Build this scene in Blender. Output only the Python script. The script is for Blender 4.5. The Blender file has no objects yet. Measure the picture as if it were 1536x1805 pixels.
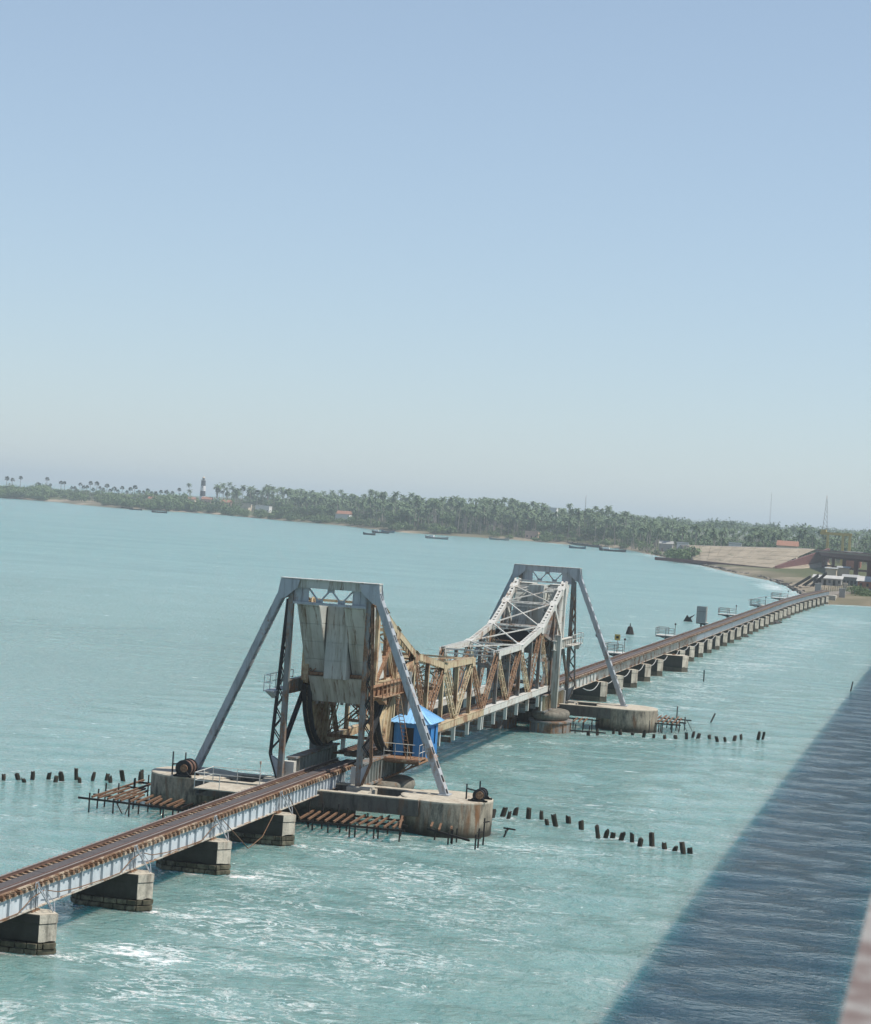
import bpy, bmesh, math, random
import numpy as np
from mathutils import Vector, Matrix

random.seed(7)
RNG = np.random.default_rng(11)
scene = bpy.context.scene
COL = scene.collection
rad = math.radians

# ------------------------------------------------------------------ camera
cam_data = bpy.data.cameras.new("camera")
cam = bpy.data.objects.new("camera", cam_data)
COL.objects.link(cam)
CAM = Vector((-92.902, -41.062, 21.597))
PITCH, ROLL, YAW = -0.0034, -0.0642, 0.2365
fw = Vector((math.cos(YAW) * math.cos(PITCH), math.sin(YAW) * math.cos(PITCH), math.sin(PITCH)))
rt = fw.cross(Vector((0, 0, 1))).normalized()
up = rt.cross(fw)
r2 = rt * math.cos(ROLL) - up * math.sin(ROLL)
u2 = rt * math.sin(ROLL) + up * math.cos(ROLL)
m = Matrix((r2, u2, -fw)).transposed().to_4x4()
m.translation = CAM
cam.matrix_world = m
cam_data.sensor_fit = 'HORIZONTAL'
cam_data.sensor_width = 36.0
cam_data.lens = 3850.0 / 1536.0 * 36.0
cam_data.clip_start = 0.1
cam_data.clip_end = 80000
cam_data.dof.use_dof = True
cam_data.dof.focus_distance = 170
cam_data.dof.aperture_fstop = 5.6
scene.camera = cam

# ------------------------------------------------------------------ sky and sun
SUN = Vector((0.09, -0.65, 1.0)).normalized()
SUN_EL = math.asin(SUN.z)
SUN_AZ = math.atan2(SUN.x, SUN.y)          # clockwise from +Y
world = bpy.data.worlds.new("World")
scene.world = world
world.use_nodes = True
wn = world.node_tree
wn.nodes.clear()
wo = wn.nodes.new('ShaderNodeOutputWorld')
wb = wn.nodes.new('ShaderNodeBackground')
ws = wn.nodes.new('ShaderNodeTexSky')
ws.sky_type = 'NISHITA'
ws.sun_disc = False
ws.sun_elevation = SUN_EL
ws.sun_rotation = SUN_AZ
ws.altitude = 0
ws.air_density = 1.0
ws.dust_density = 0.3
ws.ozone_density = 5.0
wb.inputs['Strength'].default_value = 0.092
wm = wn.nodes.new('ShaderNodeMix')           # even milky veil of a humid sky
wm.data_type = 'RGBA'
wm.inputs[7].default_value = (7.3, 8.95, 10.4, 1)
wg = wn.nodes.new('ShaderNodeTexCoord')      # the veil thins towards the zenith
wx = wn.nodes.new('ShaderNodeSeparateXYZ')
wn.links.new(wg.outputs['Generated'], wx.inputs[0])
def wmath(op, a, b):
    n_ = wn.nodes.new('ShaderNodeMath'); n_.operation = op
    for k_, v_ in enumerate((a, b)):
        if isinstance(v_, (int, float)): n_.inputs[k_].default_value = v_
        else: wn.links.new(v_, n_.inputs[k_])
    return n_.outputs[0]
wz = wmath('POWER', wmath('DIVIDE', wmath('MAXIMUM', wx.outputs[2], 0.0), 0.45), 2.0)
wn.links.new(wmath('DIVIDE', 0.40, wmath('ADD', wz, 1.0)), wm.inputs[0])
wn.links.new(ws.outputs[0], wm.inputs[6])
wn.links.new(wm.outputs[2], wb.inputs[0])
wn.links.new(wb.outputs[0], wo.inputs[0])
sl = bpy.data.lights.new("sun", 'SUN')
sl.energy = 5.0
sl.angle = rad(0.8)
sl.color = (1.0, 0.95, 0.87)
so = bpy.data.objects.new("sun", sl)
COL.objects.link(so)
so.location = (0, -60, 120)
so.rotation_euler = SUN.to_track_quat('Z', 'Y').to_euler()

vs = scene.view_settings
vs.view_transform = 'Standard'
vs.look = 'None'
vs.exposure = 0.14
vs.gamma = 1.0
vs.use_curve_mapping = False
cy = scene.cycles
cy.use_denoising = True
cy.max_bounces = 5
cy.diffuse_bounces = 2
cy.glossy_bounces = 2
cy.transmission_bounces = 2
cy.volume_bounces = 0
cy.sample_clamp_indirect = 6

# ------------------------------------------------------------------ mesh helpers
class MB:
    """collects shapes in world coordinates; part() turns them into one mesh object"""
    def __init__(s):
        s.v = []; s.f = []; s.mi = []; s.cur = 0
    def add(s, vs_, fs):
        o = len(s.v)
        s.v.extend([tuple(q) for q in vs_])
        s.f.extend([tuple(i + o for i in q) for q in fs])
        s.mi.extend([s.cur] * len(fs))
        return s
    def hexa(s, p):
        return s.add(p, [(0, 3, 2, 1), (4, 5, 6, 7), (0, 1, 5, 4), (1, 2, 6, 5), (2, 3, 7, 6), (3, 0, 4, 7)])
    def box(s, x0, x1, y0, y1, z0, z1):
        x0, x1 = sorted((x0, x1)); y0, y1 = sorted((y0, y1)); z0, z1 = sorted((z0, z1))
        return s.hexa([(x0, y0, z0), (x1, y0, z0), (x1, y1, z0), (x0, y1, z0),
                       (x0, y0, z1), (x1, y0, z1), (x1, y1, z1), (x0, y1, z1)])
    def bar(s, a, b, w, h, upv=(0, 0, 1)):
        a = Vector(a); b = Vector(b)
        d = b - a
        if d.length < 1e-6: return s
        d.normalize()
        upv = Vector(upv)
        if abs(d.dot(upv)) > 0.98: upv = Vector((1, 0, 0)) if abs(d.x) < 0.9 else Vector((0, 1, 0))
        r = d.cross(upv).normalized(); u = r.cross(d)
        r *= w / 2; u *= h / 2
        return s.hexa([a - r - u, b - r - u, b + r - u, a + r - u, a - r + u, b - r + u, b + r + u, a + r + u])
    def tube(s, a, b, r, n=8, r1=None):
        a = Vector(a); b = Vector(b); d = (b - a).normalized()
        if r1 is None: r1 = r
        t = Vector((0, 0, 1)) if abs(d.z) < 0.9 else Vector((1, 0, 0))
        p = d.cross(t).normalized(); q = d.cross(p)
        vs_ = []
        for c, rr in ((a, r), (b, r1)):
            for i in range(n):
                t = 2 * math.pi * i / n
                vs_.append(c + p * (rr * math.cos(t)) + q * (rr * math.sin(t)))
        fs = [(i, (i + 1) % n, n + (i + 1) % n, n + i) for i in range(n)]
        fs += [tuple(range(n - 1, -1, -1)), tuple(range(n, 2 * n))]
        return s.add(vs_, fs)
    def path(s, pts, r, n=6):
        for a, b in zip(pts[:-1], pts[1:]): s.tube(a, b, r, n)
        return s
    def lathe(s, x, y, prof, n=24, ax=1.0, ay=1.0):
        vs_ = []; fs = []
        for (r, z) in prof:
            for i in range(n):
                t = 2 * math.pi * i / n
                vs_.append((x + r * ax * math.cos(t), y + r * ay * math.sin(t), z))
        for k in range(len(prof) - 1):
            for i in range(n):
                j = (i + 1) % n
                fs.append((k * n + i, k * n + j, (k + 1) * n + j, (k + 1) * n + i))
        fs.append(tuple(range(n - 1, -1, -1)))
        k = len(prof) - 1
        fs.append(tuple(k * n + i for i in range(n)))
        return s.add(vs_, fs)
    def prism(s, poly, z0, z1):
        n = len(poly)
        vs_ = [(p[0], p[1], z0) for p in poly] + [(p[0], p[1], z1) for p in poly]
        fs = [(i, (i + 1) % n, n + (i + 1) % n, n + i) for i in range(n)]
        fs += [tuple(range(n - 1, -1, -1)), tuple(range(n, 2 * n))]
        return s.add(vs_, fs)
    def slab(s, poly, vec):
        n = len(poly); vec = Vector(vec)
        vs_ = [Vector(p) for p in poly] + [Vector(p) + vec for p in poly]
        fs = [(i, (i + 1) % n, n + (i + 1) % n, n + i) for i in range(n)]
        fs += [tuple(range(n - 1, -1, -1)), tuple(range(n, 2 * n))]
        return s.add(vs_, fs)
    def mesh(s, name, mats, off=(0, 0, 0), smooth=False):
        me = bpy.data.meshes.new(name)
        ox, oy, oz = off
        me.from_pydata([(v[0] - ox, v[1] - oy, v[2] - oz) for v in s.v], [], s.f)
        if not isinstance(mats, (list, tuple)): mats = [mats]
        for q in mats: me.materials.append(q)
        if len(mats) > 1: me.polygons.foreach_set('material_index', s.mi)
        bm = bmesh.new(); bm.from_mesh(me)
        bmesh.ops.recalc_face_normals(bm, faces=bm.faces)
        bm.to_mesh(me); bm.free()
        if smooth:
            me.polygons.foreach_set('use_smooth', [True] * len(me.polygons))
        me.update()
        return me

def tag(o, label=None, cat=None, group=None, kind=None):
    if label: o['label'] = label
    if cat: o['category'] = cat
    if group: o['group'] = group
    if kind: o['kind'] = kind
    return o

ROOTLOC = {}
def thing(name, loc, label, cat, group=None, rz=0.0):
    o = bpy.data.objects.new(name, None)
    o.empty_display_size = 0.2
    COL.objects.link(o)
    o.location = loc
    o.rotation_euler = (0, 0, rz)
    ROOTLOC[o.name] = tuple(loc)
    return tag(o, label, cat, group)

def rootof(o):
    while o.parent: o = o.parent
    return o

def part(name, mb, mats, parent, smooth=False, kind=None, label=None):
    off = ROOTLOC.get(rootof(parent).name, (0, 0, 0))
    o = bpy.data.objects.new(name, mb.mesh(name, mats, off, smooth))
    COL.objects.link(o)
    o.parent = parent
    return tag(o, label=label, kind=kind)

def inst(name, me, parent, loc=(0, 0, 0), rot=(0, 0, 0), scale=(1, 1, 1)):
    """one piece that shares mesh data, placed in the frame of its thing"""
    o = bpy.data.objects.new(name, me)
    COL.objects.link(o)
    o.parent = parent
    o.location = loc; o.rotation_euler = rot; o.scale = scale
    return o

def solo(name, mb, mats, label=None, cat=None, group=None, kind=None, loc=(0, 0, 0), smooth=False):
    o = bpy.data.objects.new(name, mb.mesh(name, mats, loc, smooth))
    COL.objects.link(o)
    o.location = loc
    ROOTLOC[o.name] = tuple(loc)
    return tag(o, label, cat, group, kind)

def dup(root, loc, rz=0.0, label=None, group=None, scale=None):
    def rec(o, par):
        c = o.copy()
        COL.objects.link(c)
        c.parent = par
        for ch in o.children: rec(ch, c)
        return c
    c = rec(root, None)
    c.location = loc
    c.rotation_euler = (0, 0, rz)
    if scale is not None: c.scale = (scale,) * 3 if not isinstance(scale, tuple) else scale
    if label: c['label'] = label
    if group: c['group'] = group
    ROOTLOC[c.name] = tuple(loc)
    return c

def bevel(o, w=0.03, seg=1):
    md = o.modifiers.new("bevel", 'BEVEL')
    md.width = w; md.segments = seg; md.limit_method = 'ANGLE'
    return o

# ------------------------------------------------------------------ materials
class NT:
    def __init__(s, name):
        s.m = bpy.data.materials.new(name)
        s.m.use_nodes = True
        s.t = s.m.node_tree
        s.b = s.t.nodes['Principled BSDF']
        s.geo = None
    def n(s, typ, **kw):
        q = s.t.nodes.new(typ)
        for k, v in kw.items(): setattr(q, k, v)
        return q
    def put(s, sock, v):
        if hasattr(v, 'is_output') or isinstance(v, bpy.types.NodeSocket): s.t.links.new(v, sock)
        else: sock.default_value = v
    def pos(s):
        if s.geo is None: s.geo = s.n('ShaderNodeNewGeometry')
        return s.geo.outputs['Position']
    def vec(s, v, scale=(1, 1, 1), loc=(0, 0, 0), rot=(0, 0, 0)):
        q = s.n('ShaderNodeMapping')
        s.put(q.inputs['Vector'], v)
        q.inputs['Scale'].default_value = scale
        q.inputs['Location'].default_value = loc
        q.inputs['Rotation'].default_value = rot
        return q.outputs[0]
    def noise(s, v, scale, detail=4.0, rough=0.6, dist=0.0):
        q = s.n('ShaderNodeTexNoise')
        s.put(q.inputs['Vector'], v)
        q.inputs['Scale'].default_value = scale
        q.inputs['Detail'].default_value = detail
        q.inputs['Roughness'].default_value = rough
        q.inputs['Distortion'].default_value = dist
        return q.outputs['Fac']
    def ramp(s, fac, stops, interp='LINEAR'):
        q = s.n('ShaderNodeValToRGB')
        q.color_ramp.interpolation = interp
        e = q.color_ramp.elements
        while len(e) < len(stops): e.new(0.5)
        for el, (p, c) in zip(e, stops):
            el.position = p
            el.color = (c, c, c, 1) if not isinstance(c, (tuple, list)) else (c[0], c[1], c[2], 1)
        s.put(q.inputs[0], fac)
        return q.outputs[0]
    def mix(s, fac, a, b, blend='MIX'):
        q = s.n('ShaderNodeMix', data_type='RGBA', blend_type=blend)
        def c4(v): return (v[0], v[1], v[2], 1) if isinstance(v, (tuple, list)) else v
        s.put(q.inputs[0], fac); s.put(q.inputs[6], c4(a)); s.put(q.inputs[7], c4(b))
        return q.outputs[2]
    def math(s, op, a, b=0.0, c=0.0, clamp=False):
        q = s.n('ShaderNodeMath', operation=op, use_clamp=clamp)
        s.put(q.inputs[0], a); s.put(q.inputs[1], b); s.put(q.inputs[2], c)
        return q.outputs[0]
    def bump(s, h, strength=0.3, distance=0.05, normal=None):
        q = s.n('ShaderNodeBump')
        q.inputs['Strength'].default_value = strength
        q.inputs['Distance'].default_value = distance
        s.put(q.inputs['Height'], h)
        if normal is not None: s.put(q.inputs['Normal'], normal)
        return q.outputs[0]
    def out(s, color=None, rough=None, normal=None, metal=None, spec=None):
        if color is not None:
            s.put(s.b.inputs['Base Color'], (color[0], color[1], color[2], 1) if isinstance(color, (tuple, list)) else color)
        if rough is not None: s.put(s.b.inputs['Roughness'], rough)
        if normal is not None: s.put(s.b.inputs['Normal'], normal)
        if metal is not None: s.put(s.b.inputs['Metallic'], metal)
        if spec is not None: s.put(s.b.inputs['Specular IOR Level'], spec)
        return s.m

def steel(name, paint, rust, stain=(0.05, 0.045, 0.03), stain_amt=0.25, scale=1.0, dark=1.0):
    """weathered painted steel; rust = share of the surface gone to rust"""
    q = NT(name)
    p = q.pos()
    big = q.noise(p, 0.55 * scale, 5, 0.65)
    streak = q.noise(q.vec(p, (1.6, 1.6, 0.28)), 2.2 * scale, 5, 0.7)
    fine = q.noise(p, 7.0 * scale, 4, 0.7)
    s1 = q.math('ADD', q.math('MULTIPLY', big, 0.5), q.math('MULTIPLY', streak, 0.32))
    s1 = q.math('ADD', s1, q.math('MULTIPLY', fine, 0.18))
    c = 0.62 - rust * 0.30
    mask = q.ramp(s1, [(c - 0.035, 0.0), (c + 0.05, 1.0)])
    rustc = q.ramp(fine, [(0.25, (0.070 * dark, 0.036 * dark, 0.024 * dark)), (0.5, (0.19 * dark, 0.100 * dark, 0.054 * dark)),
                          (0.75, (0.37 * dark, 0.245 * dark, 0.145 * dark))])
    pv = q.mix(q.ramp(big, [(0.3, 0.0), (0.7, 1.0)]), tuple(x * 0.82 for x in paint), tuple(min(1, x * 1.12) for x in paint))
    st = q.noise(q.vec(p, (2.2, 2.2, 0.18), (3, 1, 2)), 1.7 * scale, 4, 0.7)
    pv = q.mix(q.ramp(st, [(0.52, 0.0), (0.72, stain_amt * 2)]), pv, stain)
    colr = q.mix(mask, pv, rustc)
    return q.out(colr, q.ramp(mask, [(0, 0.5), (1, 0.85)]), q.bump(s1, 0.25, 0.02), spec=0.35)

def plain(name, col, rough=0.7, var=0.2, scale=3.0, bump=0.15, stretch=(1, 1, 1), spec=0.3):
    q = NT(name)
    p = q.vec(q.pos(), stretch)
    n1 = q.noise(p, scale, 5, 0.65)
    n2 = q.noise(p, scale * 6, 3, 0.6)
    a = tuple(x * (1 - var) for x in col); b = tuple(min(1, x * (1 + var)) for x in col)
    f = q.math('ADD', q.math('MULTIPLY', n1, 0.7), q.math('MULTIPLY', n2, 0.3))
    c = q.mix(q.ramp(f, [(0.32, 0.0), (0.68, 1.0)]), a, b)
    return q.out(c, rough, q.bump(f, bump, 0.03), spec=spec)

def concrete(name, col, tide=True, stain=0.55, rusty=0.0):
    q = NT(name)
    p = q.pos()
    n1 = q.noise(p, 0.9, 6, 0.7)
    n2 = q.noise(q.vec(p, (2.0, 2.0, 0.55)), 1.1, 6, 0.72)
    n3 = q.noise(p, 9.0, 4, 0.7)
    c = q.mix(q.ramp(n1, [(0.3, 0.0), (0.7, 1.0)]), tuple(x * 0.75 for x in col), tuple(min(1, x * 1.15) for x in col))
    c = q.mix(q.ramp(n2, [(0.46, 0.0), (0.66, stain)]), c, (0.045, 0.042, 0.036))
    if rusty: c = q.mix(q.ramp(q.noise(q.vec(p, (1.5, 1.5, 0.2), (5, 2, 0)), 1.1, 4, 0.6), [(0.55, 0.0), (0.68, rusty)]), c, (0.20, 0.085, 0.03))
    c = q.mix(q.ramp(n3, [(0.35, 0.22), (0.55, 0.0)]), c, (0.05, 0.05, 0.045))
    if tide:      # weed and wet line left by the tide
        sp = q.n('ShaderNodeSeparateXYZ'); q.put(sp.inputs[0], p)
        zz = q.math('ADD', sp.outputs[2], q.math('MULTIPLY', n1, 0.9))
        c = q.mix(q.ramp(q.math('MULTIPLY', zz, 0.5), [(0.34, 0.95), (0.74, 0.0)]), c, (0.028, 0.027, 0.02))
    return q.out(c, 0.9, q.bump(q.math('ADD', n3, n1), 0.5, 0.04), spec=0.2)

def leafmat(name, a, b, trans=0.10):
    q = NT(name)
    n1 = q.noise(q.pos(), 0.09, 3, 0.6)
    n2 = q.noise(q.pos(), 0.8, 3, 0.6)
    oi = q.n('ShaderNodeObjectInfo')
    f = q.math('ADD', q.math('MULTIPLY', n1, 0.5), q.math('ADD', q.math('MULTIPLY', n2, 0.35), q.math('MULTIPLY', oi.outputs['Random'], 0.15)))
    c = q.mix(q.ramp(f, [(0.3, 0.0), (0.68, 1.0)]), a, b)
    q.out(c, 0.6, spec=0.25)
    tr = q.n('ShaderNodeBsdfTranslucent'); q.put(tr.inputs[0], c)
    mx = q.n('ShaderNodeMixShader'); mx.inputs[0].default_value = trans
    q.t.links.new(q.b.outputs[0], mx.inputs[1]); q.t.links.new(tr.outputs[0], mx.inputs[2])
    q.t.links.new(mx.outputs[0], q.t.nodes['Material Output'].inputs[0])
    return q.m

HAZE = 0.00018
M = {}
M['silver'] = steel('silver_painted_steel', (0.36, 0.385, 0.405), 0.16, stain_amt=0.3)
M['tower'] = steel('weathered_grey_steel', (0.20, 0.21, 0.205), 0.38, stain_amt=0.45, dark=0.9)
M['weight'] = steel('counterweight_plate', (0.36, 0.37, 0.335), 0.06, stain=(0.07, 0.055, 0.025), stain_amt=0.45)
def weightmat():
    q = NT('counterweight_plate')
    p = q.pos()
    b1 = q.noise(p, 0.45, 5, 0.6)
    s1 = q.noise(q.vec(p, (0.12, 1.8, 0.10)), 1.6, 5, 0.65)
    s2 = q.noise(q.vec(p, (0.25, 2.0, 0.22), (2, 7, 1)), 1.5, 6, 0.72)
    f = q.noise(p, 6.0, 4, 0.7)
    c = q.mix(q.ramp(b1, [(0.3, 0.0), (0.7, 1.0)]), (0.36, 0.375, 0.35), (0.52, 0.525, 0.48))
    c = q.mix(q.ramp(s1, [(0.48, 0.0), (0.70, 0.7)]), c, (0.17, 0.15, 0.095))
    c = q.mix(q.ramp(s2, [(0.54, 0.0), (0.66, 0.85)]), c, (0.115, 0.06, 0.028))
    return q.out(c, 0.75, q.bump(f, 0.2, 0.02), spec=0.25)
M['weight'] = weightmat()
M['near'] = steel('rusted_cream_steel', (0.54, 0.44, 0.28), 0.36, stain_amt=0.3, dark=1.2)
M['rusty'] = steel('heavily_rusted_steel', (0.46, 0.37, 0.25), 0.66, stain_amt=0.3, dark=1.2)
M['far'] = steel('pale_painted_steel', (0.58, 0.57, 0.52), 0.20, stain_amt=0.2)
M['girder'] = steel('grey_girder_paint', (0.50, 0.55, 0.58), 0.06, stain_amt=0.12)
M['girder_far'] = steel('streaked_girder_paint', (0.50, 0.51, 0.48), 0.30, stain_amt=0.25)
M['flange'] = steel('flange_paint', (0.50, 0.47, 0.40), 0.40, stain_amt=0.2)
M['rail'] = plain('rusted_rail_steel', (0.115, 0.068, 0.052), 0.6, 0.35, 5, spec=0.4)
M['railtop'] = plain('worn_rail_head', (0.24, 0.20, 0.18), 0.4, 0.2, 5, spec=0.5)
M['sleeper'] = steel('rusted_sleeper_steel', (0.56, 0.46, 0.34), 0.52, scale=2.5, dark=0.9)
M['plate'] = plain('walkway_plate', (0.085, 0.074, 0.072), 0.75, 0.22, 1.2)
M['dark'] = plain('dark_oiled_steel', (0.022, 0.022, 0.024), 0.6, 0.3, 4)
M['pipe'] = steel('rusted_pipe', (0.26, 0.19, 0.14), 0.70, scale=1.5, dark=0.85)
M['jetty'] = steel('sea_eaten_rail_steel', (0.17, 0.09, 0.06), 0.85, scale=1.5, dark=0.8)
M['pile'] = plain('wet_black_steel', (0.018, 0.015, 0.013), 0.7, 0.4, 3)
M['timber'] = plain('rotten_timber', (0.030, 0.026, 0.018), 0.85, 0.5, 4, 0.5, (3, 3, 0.5))
M['conc'] = concrete('weathered_concrete', (0.34, 0.30, 0.235), stain=0.9, rusty=0.85)
M['conc_shade'] = concrete('shade_dark_masonry', (0.06, 0.057, 0.048), stain=0.7)  # shade on the long pier sides put into the base colour
M['beam'] = concrete('shade_dark_beam_concrete', (0.13, 0.125, 0.11), stain=0.8, rusty=0.4)  # base colour darkened to stand for shade on the beam fronts
M['lit_face'] = concrete('sunlit_nose_concrete', (0.60, 0.54, 0.44), tide=False, stain=0.6, rusty=0.35)  # nose plaster, its sunlit paleness painted into the colour
M['conc_top'] = concrete('pale_concrete', (0.50, 0.45, 0.36), tide=False, stain=0.2, rusty=0.5)
M['conc_pier'] = concrete('stained_pier_concrete', (0.20, 0.185, 0.15), stain=0.8, rusty=0.45)
M['cap'] = concrete('pier_cap_concrete', (0.47, 0.44, 0.37), tide=False, stain=0.35)
M['stone'] = concrete('wet_granite_block', (0.115, 0.105, 0.075), tide=False, stain=0.6)
M['mortar'] = plain('dark_joint_mortar', (0.03, 0.028, 0.023), 0.95, 0.3, 6)
M['blue'] = plain('blue_sheet_paint', (0.055, 0.25, 0.56), 0.5, 0.12, 0.8, 0.06, (3, 3, 0.4))
M['blue_roof'] = plain('blue_roof_sheet', (0.27, 0.52, 0.78), 0.45, 0.10, 0.8, 0.06)
M['black'] = plain('dark_interior', (0.012, 0.013, 0.015), 0.5, 0.2, 3)
M['glass'] = plain('dim_window_glass', (0.02, 0.026, 0.03), 0.08, 0.1, 3, 0.0, spec=0.6)
M['galv'] = plain('galvanised_sheet', (0.36, 0.36, 0.34), 0.5, 0.22, 1.5, 0.1, (2, 2, 0.3))
M['sheet'] = plain('dusty_roof_sheet', (0.46, 0.45, 0.42), 0.7, 0.3, 0.35)
M['white'] = plain('white_paint', (0.72, 0.72, 0.70), 0.6, 0.08, 2)
M['blackpaint'] = plain('black_paint', (0.05, 0.052, 0.06), 0.6, 0.2, 2)
M['redpaint'] = plain('terracotta_paint', (0.42, 0.15, 0.09), 0.75, 0.2, 1)
M['tile'] = plain('clay_tile', (0.30, 0.15, 0.10), 0.85, 0.25, 1.2)
M['cream'] = plain('cream_wall', (0.60, 0.50, 0.38), 0.85, 0.12, 0.6)
M['pink'] = plain('pink_wall', (0.52, 0.36, 0.29), 0.85, 0.12, 0.6)
M['grey'] = plain('grey_wall', (0.34, 0.33, 0.31), 0.85, 0.18, 0.6)
M['yellow'] = plain('yellow_paint', (0.50, 0.36, 0.10), 0.6, 0.15, 1)
M['maroon'] = plain('red_oxide_paint', (0.125, 0.052, 0.048), 0.8, 0.25, 0.5)
M['asphalt'] = plain('asphalt', (0.05, 0.05, 0.052), 0.9, 0.2, 1)
M['hull'] = plain('tarred_hull', (0.035, 0.04, 0.045), 0.6, 0.3, 1)
M['hull_blue'] = plain('blue_hull', (0.06, 0.12, 0.17), 0.6, 0.2, 1)
M['hull_pale'] = plain('pale_hull', (0.22, 0.24, 0.24), 0.6, 0.2, 1)
M['rock'] = plain('wet_rock', (0.055, 0.05, 0.045), 0.85, 0.4, 0.8, 0.6)
M['rock_dry'] = plain('dry_rubble', (0.20, 0.175, 0.145), 0.9, 0.35, 0.8, 0.6)
M['frond'] = leafmat('palm_frond', (0.034, 0.066, 0.030), (0.150, 0.210, 0.105))
M['fan'] = leafmat('fan_palm_leaf', (0.028, 0.048, 0.025), (0.068, 0.100, 0.052))
M['leaf'] = leafmat('broad_leaf', (0.034, 0.070, 0.028), (0.135, 0.205, 0.085))
M['scrub'] = leafmat('thorn_scrub', (0.045, 0.090, 0.026), (0.15, 0.215, 0.085))
M['bark'] = plain('palm_bark', (0.25, 0.22, 0.19), 0.9, 0.25, 1)

# ================================================================== the setting
S = 12.2                       # pier spacing of the railway viaduct
MID = 88.6                     # centre of the lifting span
X1, X2 = 48.9, 128.3           # planes of the two towers

def far_y(x):                  # the far viaduct swings right just before the shore
    return 0.0 if x < 430 else -2.8 * ((x - 430) / 122.0) ** 2

def smooth01(t):
    t = np.clip(t, 0, 1)
    return t * t * (3 - 2 * t)

# ---- shoreline (water edge), from the right of the frame round to the left
SHORE = [(552, -700), (556, -300), (562, -60), (559, -17), (557, -9), (548, -4), (556, 4), (628, 8), (677, 13), (755, 24.5), (789, 34),
         (854, 52), (1005, 87), (1176, 130), (1290, 160), (1351, 177), (1400, 232), (1445, 273), (1423, 310), (1430, 354), (1520, 405),
         (1599, 445), (1646, 508), (1720, 565), (1795, 631), (1735, 684), (1820, 765), (1923, 831), (1945, 905), (2050, 1010), (2150, 1200)]
BACK = [(2500, 1420), (2620, 1150), (2700, 960), (2900, 880), (3600, 980), (6500, 1500), (12000, 1800), (12000, -6000), (552, -6000)]
SH = np.array(SHORE, float)

def dist_poly(x, y, P):
    """unsigned distance from points to an open polyline"""
    d = np.full(np.shape(x), 1e9)
    for (ax, ay), (bx, by) in zip(P[:-1], P[1:]):
        ex, ey = bx - ax, by - ay
        t = np.clip(((x - ax) * ex + (y - ay) * ey) / (ex * ex + ey * ey + 1e-9), 0, 1)
        d = np.minimum(d, np.hypot(x - ax - t * ex, y - ay - t * ey))
    return d

def inside(x, y, P):
    P = list(P)
    r = np.zeros(np.shape(x), bool)
    for (ax, ay), (bx, by) in zip(P, P[1:] + P[:1]):
        c = ((ay > y) != (by > y))
        with np.errstate(divide='ignore', invalid='ignore'):
            xi = (bx - ax) * (y - ay) / (by - ay + 1e-12) + ax
        r ^= c & (x < xi)
    return r

# ---- where the rotten pile stumps stand (they also break the water)
LST = [(51.24, 23.98), (52.42, 23.4), (51.23, 22.39), (53.11, 22.59), (54.08, 21.78), (52.9, 20.74), (53.82, 20.63), (55.23, 20.11), (53.68, 19.18), (55.51, 18.97),
       (56.52, 18.27), (55.36, 17.51), (57.01, 17.21), (57.6, 16.1), (56.4, 15.6), (58.3, 14.2)]
RST = [(56.58, -10.51), (57.62, -11.02), (56.8, -11.6), (59.06, -11.62), (57.76, -12.86), (58.11, -13.73), (55.65, -14.6), (55.51, -15.22), (57.47, -15.78), (55.36, -17.03), (51.97, -18.76), (52.4, -19.2),
       (52.6, -19.62), (51.96, -20.3), (51.71, -21.1), (50.29, -21.8), (50.83, -22.55), (50.14, -23.47), (49.84, -24.18), (48.99, -24.85), (49.28, -25.25)]
FST = [(118.5, -6.9), (119.6, -7.6), (122.31, -8.77), (121.98, -9.52), (122.68, -10.66), (121.18, -11.96), (121.49, -12.91), (121.51, -14.01), (122.45, -14.96), (123.4, -15.94), (125.45, -16.3), (124.95, -16.87), (125.43, -18.01),
       (123.44, -18.99), (124.14, -19.7), (125.65, -20.4), (127.44, -20.94), (128.94, -22.48), (130.17, -22.85)]

# ---- water
def graded(lo, hi, step, outer_lo, outer_hi, g=1.16):
    c = list(np.arange(lo, hi + 1e-6, step))
    s = step
    q = c[-1]
    while q < outer_hi:
        s *= g; q += s; c.append(min(q, outer_hi))
    s = step; q = c[0]
    while q > outer_lo:
        s *= g; q -= s; c.insert(0, max(q, outer_lo))
    return np.array(c)

PIER_X = [-12.2 * 1, 0, 12.2, 24.4, 36.6] + [S * n for n in range(13, 46)]

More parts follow.
